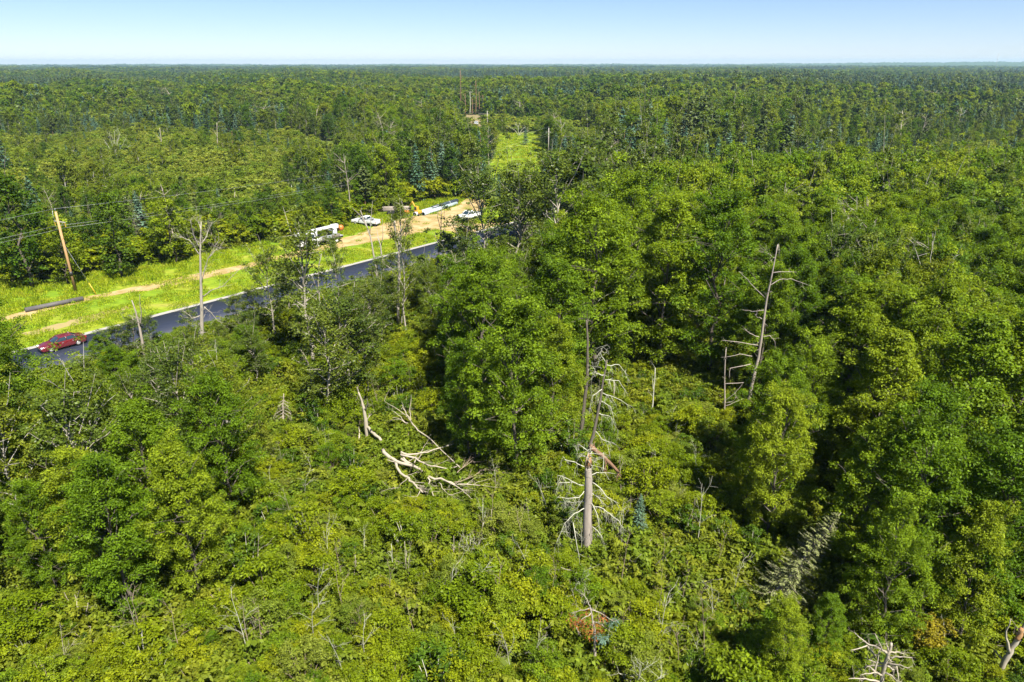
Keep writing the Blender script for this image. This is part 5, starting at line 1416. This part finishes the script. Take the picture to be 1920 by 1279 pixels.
def pickup(name, label, loc, rz, group=None):
    t = empty(name, loc, rz, label, 'pickup truck', group)
    mb = MB(); profile_body(mb, [(0.95, 0.55), (0.95, 1.18), (1.1, 1.20), (2.6, 1.12), (2.92, 1.0), (2.95, 0.55)], 0.98, 0.10); mb.build('hood', M_WHITE, t, bevel=0.04)
    mb = MB(); profile_body(mb, [(-0.75, 0.5), (-0.75, 1.22), (1.0, 1.22), (1.0, 0.5)], 0.985, 0.06); mb.build('cab', M_WHITE, t, bevel=0.03)
    mb = MB(); mb.loft([[(1.05, -.90, 1.2), (1.05, .90, 1.2), (-0.72, .90, 1.2), (-0.72, -.90, 1.2)], [(0.35, -.72, 1.80), (0.35, .72, 1.80), (-0.62, .72, 1.80), (-0.62, -.72, 1.80)]]); mb.build('cab_glass', M_GLASS, t, bevel=0.02)
    mb = MB(); mb.loft([[(0.44, -.76, 1.77), (0.44, .76, 1.77), (-0.70, .76, 1.77), (-0.70, -.76, 1.77)], [(0.3, -.70, 1.87), (0.3, .70, 1.87), (-0.62, .70, 1.87), (-0.62, -.70, 1.87)]]); mb.build('roof', M_WHITE, t, bevel=0.02)
    for s_ in (-1, 1):
        for a, c in (((1.06, s_ * .92, 1.2), (0.36, s_ * .74, 1.80)), ((0.1, s_ * .92, 1.2), (0.02, s_ * .75, 1.80)), ((-0.73, s_ * .92, 1.2), (-0.64, s_ * .74, 1.80))):
            mb = MB(); mb.tube([a, c], 0.05, 5); mb.build('window_pillar', M_WHITE, t)
        mb = MB(); mb.box((-1.85, s_ * 0.93, 0.92), (2.2, 0.10, 0.62)); mb.build('bed_side', M_WHITE, t, bevel=0.03)
        mb = MB(); mb.box((0.85, s_ * 1.10, 1.28), (0.14, 0.24, 0.24)); mb.build('mirror', M_TRIM, t, bevel=0.03)
        mb = MB(); mb.box((2.90, s_ * 0.74, 0.92), (0.10, 0.34, 0.22)); mb.build('headlight', M_HEAD, t, bevel=0.02)
        mb = MB(); mb.box((-2.97, s_ * 0.93, 0.95), (0.06, 0.12, 0.36)); mb.build('taillight', M_TAIL, t, bevel=0.02)
    mb = MB(); mb.box((-1.85, 0, 0.68), (2.2, 1.76, 0.08)); mb.build('bed_floor', M_TRIM, t)
    mb = MB(); mb.box((-2.93, 0, 0.92), (0.08, 1.74, 0.58)); mb.build('tailgate', M_WHITE, t, bevel=0.02)
    mb = MB(); mb.box((-0.86, 0, 0.94), (0.07, 1.74, 0.56)); mb.build('bed_front', M_WHITE, t)
    mb = MB(); mb.box((-1.15, 0, 1.28), (0.5, 1.9, 0.3)); mb.build('tool_box', M_GALV, t, bevel=0.03)
    mb = MB(); mb.box((-3.04, 0, 0.58), (0.14, 1.8, 0.18)); mb.build('rear_bumper', M_GALV, t, bevel=0.03)
    mb = MB(); mb.box((2.98, 0, 0.62), (0.12, 1.86, 0.2)); mb.build('front_bumper', M_GALV, t, bevel=0.03)
    mb = MB(); mb.box((2.95, 0, 0.90), (0.06, 1.1, 0.26)); mb.build('grille', M_TRIM, t)
    mb = MB(); mb.box((0, 0, 0.48), (5.7, 1.5, 0.16)); mb.build('chassis', M_TRIM, t)
    wheels(t, [(1.95, -.86), (1.95, .86), (-1.85, -.86), (-1.85, .86)], 0.40, 0.28)
    return t

car_p = rd(-2.6, -2.2, 0.104)
sedan('sedan_car', 'dark red sedan driving on the fresh asphalt road', car_p, ROAD_ANG + math.pi, M_RED)
sedan('sedan_car', 'small far red car parked at the grass glade', tuple(at(1092, 247)), 0.4, M_RED)
pm = (at(660, 420) + at(713, 424)) / 2
pickup('pickup_truck', 'white pickup parked beside the dirt track behind the boom truck', tuple(pm + np.array((0, 0, 0.03))), math.atan2(2.6, -6.3))
pickup('pickup_truck', 'white pickup half hidden by trees at the driveway', tuple(at(879, 411)), math.atan2(-0.75, -0.8))
pickup('pickup_truck', 'small far white truck in the sandy yard', tuple(at(893, 234)), -1.5)

def boom_truck(loc, rz):
    t = empty('boom_truck', loc, rz, 'white boom truck with flat bed parked on the grass verge', 'utility truck')
    mb = MB(); mb.box((0, 0, 0.78), (8.8, 0.9, 0.22)); mb.build('chassis', M_TRIM, t)
    mb = MB(); profile_body(mb, [(3.2, 0.7), (3.2, 1.75), (3.35, 1.80), (4.5, 1.62), (4.75, 1.45), (4.8, 0.7)], 1.0, 0.12); mb.build('hood', M_WHITE, t, bevel=0.05)
    mb = MB(); profile_body(mb, [(1.55, 0.8), (1.55, 1.75), (3.25, 1.75), (3.25, 0.8)], 1.15, 0.06); mb.build('cab', M_WHITE, t, bevel=0.04)
    mb = MB(); mb.loft([[(3.22, -1.08, 1.74), (3.22, 1.08, 1.74), (1.6, 1.08, 1.74), (1.6, -1.08, 1.74)], [(2.8, -.98, 2.5), (2.8, .98, 2.5), (1.65, .98, 2.5), (1.65, -.98, 2.5)]]); mb.build('cab_glass', M_GLASS, t, bevel=0.02)
    mb = MB(); mb.box((2.2, 0, 2.56), (1.35, 2.1, 0.16)); mb.build('roof', M_WHITE, t, bevel=0.06)
    for s_ in (-1, 1):
        for x0, x1 in ((3.22, 2.82), (2.4, 2.35), (1.62, 1.66)):
            mb = MB(); mb.tube([(x0, s_ * 1.09, 1.74), (x1, s_ * 1.0, 2.5)], 0.06, 5); mb.build('window_pillar', M_WHITE, t)
        mb = MB(); mb.box((3.2, s_ * 1.32, 2.0), (0.12, 0.22, 0.42)); mb.build('mirror', M_TRIM, t)
        mb = MB(); mb.box((4.78, s_ * 0.75, 1.15), (0.08, 0.32, 0.24)); mb.build('headlight', M_HEAD, t)
        for x in (1.0, -0.4, -2.9):
            mb = MB(); mb.box((x, s_ * 1.12, 1.42), (1.1 if x > -2 else 1.7, 0.26, 0.5)); mb.build('side_locker', M_WHITE if x > 0 else M_DECK, t, bevel=0.02)
        mb = MB(); mb.tube([(1.25, s_ * 1.18, 0.3), (1.25, s_ * 1.18, 2.1)], 0.09, 6); mb.box((1.25, s_ * 1.18, 0.28), (0.5, 0.4, 0.08)); mb.build('outrigger', M_WHITE, t)
        mb = MB(); mb.box((-1.6, s_ * 1.24, 1.02), (5.6, 0.06, 0.28)); mb.build('side_skirt', M_TRIM, t)
        mb = MB(); mb.box((-4.50, s_ * 0.95, 1.1), (0.06, 0.22, 0.18)); mb.build('taillight', M_TAIL, t)
    mb = MB(); mb.box((-1.6, 0, 1.22), (5.8, 2.4, 0.14)); mb.build('flat_bed', M_GALV, t, bevel=0.02)
    mb = MB(); mb.box((1.3, 0, 1.7), (0.2, 2.2, 0.8)); mb.build('headboard', M_WHITE, t, bevel=0.03)
    mb = MB(); mb.tube([(-3.5, 0, 1.29), (-3.5, 0, 2.0), (-3.5, 0, 2.7)], [0.52, 0.45, 0.4], 12); mb.build('turret', M_WHITE, t, True)
    mb = MB(); mb.box((-3.55, 0, 2.9), (1.3, 0.85, 0.8)); mb.build('turret_head', M_WHITE, t, bevel=0.08)
    mb = MB(); mb.box((-0.2, 0, 2.92), (6.2, 0.46, 0.48), ry=R(1.5)); mb.build('boom', M_WHITE, t, bevel=0.05)
    mb = MB(); mb.box((3.7, 0, 2.84), (2.0, 0.34, 0.34), ry=R(1.5)); mb.build('boom_extension', M_WHITE, t, bevel=0.04)
    mb = MB(); mb.tube([(-2.9, 0, 2.2), (-1.4, 0, 2.85)], 0.12, 8); mb.build('lift_cylinder', M_GALV, t)
    mb = MB(); mb.box((4.55, 0, 2.75), (0.6, 0.8, 0.7)); mb.build('boom_tip', M_WHITE, t, bevel=0.08)
    mb = MB(); mb.tube([(-4.55, 0, 2.4), (-5.25, 0, 2.4)], [0.55, 0.52], 14); mb.build('orange_bucket', M_ORANGE, t)
    mb = MB(); mb.box((0.6, 0, 2.2), (0.35, 0.35, 1.7)); mb.build('boom_rest', M_WHITE, t)
    wheels(t, [(3.55, -1.0), (3.55, 1.0), (-1.7, -1.0), (-1.7, 1.0), (-3.0, -1.0), (-3.0, 1.0)], 0.52, 0.32, M_WHITE)
    return t
boom_truck(rd(46.2, 15.6, 0.03), ROAD_ANG + math.pi)

# yellow digger and the timber trailer at the head of the clearing
pm = at(783, 404)
t = empty('mini_digger', tuple(pm), 2.5, 'small yellow digger with raised arm at the end of the pipes', 'digger', scale=0.82)
for s_ in (-1, 1):
    mb = MB(); prof = [(-1.1, 0.05), (-1.3, 0.3), (-1.1, 0.58), (1.1, 0.58), (1.3, 0.3), (1.1, 0.05)]
    mb.loft([[(x, s_ * 0.72 - 0.2, z) for x, z in prof], [(x, s_ * 0.72 + 0.2, z) for x, z in prof]]); mb.build('track', M_TYRE, t)
mb = MB(); mb.box((-0.3, 0, 1.05), (1.7, 1.5, 0.75)); mb.build('body', M_DIGGER, t, bevel=0.1)
mb = MB(); mb.box((0.0, 0.25, 1.95), (1.0, 0.85, 1.2), taper=0.85); mb.build('cab', M_DIGGER, t, bevel=0.06)
mb = MB(); mb.box((0.05, 0.25, 2.0), (1.04, 0.72, 0.7), taper=0.88); mb.box((0.0, 0.25, 2.0), (0.8, 0.89, 0.7), taper=0.88); mb.build('cab_glass', M_GLASS, t)
mb = MB(); mb.box((1.25, -0.3, 2.3), (0.3, 0.3, 2.9), ry=R(35)); mb.build('boom', M_DIGGER, t, bevel=0.04)
mb = MB(); mb.box((2.55, -0.3, 2.75), (0.24, 0.26, 1.9), ry=R(-38)); mb.build('arm', M_DIGGER, t, bevel=0.04)
mb = MB(); prof = [(2.7, 1.9), (3.3, 1.8), (3.5, 1.4), (3.1, 1.2), (2.8, 1.5)]; mb.loft([[(x, -0.6, z) for x, z in prof], [(x, 0.0, z) for x, z in prof]]); mb.build('bucket', M_TRIM, t)
mb = MB(); mb.box((1.4, 0, 0.35), (0.1, 1.5, 0.5)); mb.build('dozer_blade', M_DIGGER, t)
pm = at(745, 401)
t = empty('timber_trailer', tuple(pm), 0.12, 'low trailer heaped with grey timber beside the yellow digger', 'trailer')
mb = MB(); mb.box((0, 0, 0.8), (6.0, 1.9, 0.18)); mb.build('flat_bed', M_TRIM, t, bevel=0.02)
mb = MB(); mb.box((3.6, 0, 0.65), (1.4, 0.2, 0.16)); mb.build('drawbar', M_TRIM, t)
mb = MB(); mb.box((1.9, -1.0, 0.55), (1.6, 0.5, 0.7)); mb.build('orange_locker', M_ORANGE, t, bevel=0.03)
lg = []
for row, n in enumerate((7, 6, 5)):
    for q in range(n):
        mb = MB(); yy = (q - (n - 1) / 2) * 0.27; zz = 1.02 + row * 0.23
        mb.tube([(-3.0 + rng.uniform(-.3, .3), yy, zz), (0, yy + rng.normal() * 0.02, zz), (2.6 + rng.uniform(-.5, .4), yy, zz)], [0.13, 0.125, 0.11], 7); mb.build('timber_log', B_DEAD, t, True)
wheels(t, [(-0.9, -.9), (-0.9, .9), (-1.8, -.9), (-1.8, .9)], 0.38, 0.25, M_TRIM)

# far radio mast
bb = np.array((0, 0, 0.0)); mx = at_y(1873, 100, 2200.0)
t = empty('radio_mast', (mx[0], 2200, 0), 0, 'thin lattice radio mast on the far horizon', 'radio mast')
mb = MB(); H_ = mx[2]
for k in range(3):
    a = k * 2.094; mb.tube([(math.cos(a) * 0.9, math.sin(a) * 0.9, 0), (math.cos(a) * 0.9, math.sin(a) * 0.9, H_)], 0.13, 4)
for q in range(int(H_ / 2)):
    for k in range(3):
        a, a2 = k * 2.094, (k + 1) * 2.094
        mb.tube([(math.cos(a) * 0.9, math.sin(a) * 0.9, q * 2), (math.cos(a2) * 0.9, math.sin(a2) * 0.9, q * 2 + 2)], 0.07, 3, cap=False)
mb.build('lattice', M_GALV, t)
mb = MB(); mb.box((0, 0, H_ - 0.8), (5.5, 0.5, 0.5)); mb.build('antenna_bar', M_GALV, t)

# ------------------------------------------------------------------ air
HAZE = 9e-5
m, n, out = new_mat('thin_haze')
pv_ = n.nodes.new('ShaderNodeVolumePrincipled')
pv_.inputs['Color'].default_value = (0.50, 0.78, 1.0, 1)
pv_.inputs['Density'].default_value = HAZE
pv_.inputs['Anisotropy'].default_value = 0.2
n.links.new(pv_.outputs[0], out.inputs['Volume'])
mb = MB(); mb.box((0, 4580, 37.0), (19600, 10400, 76.0))
o = mb.build('haze', m)
tag(o, 'thin pale blue air that fades the far forest', kind='stuff')
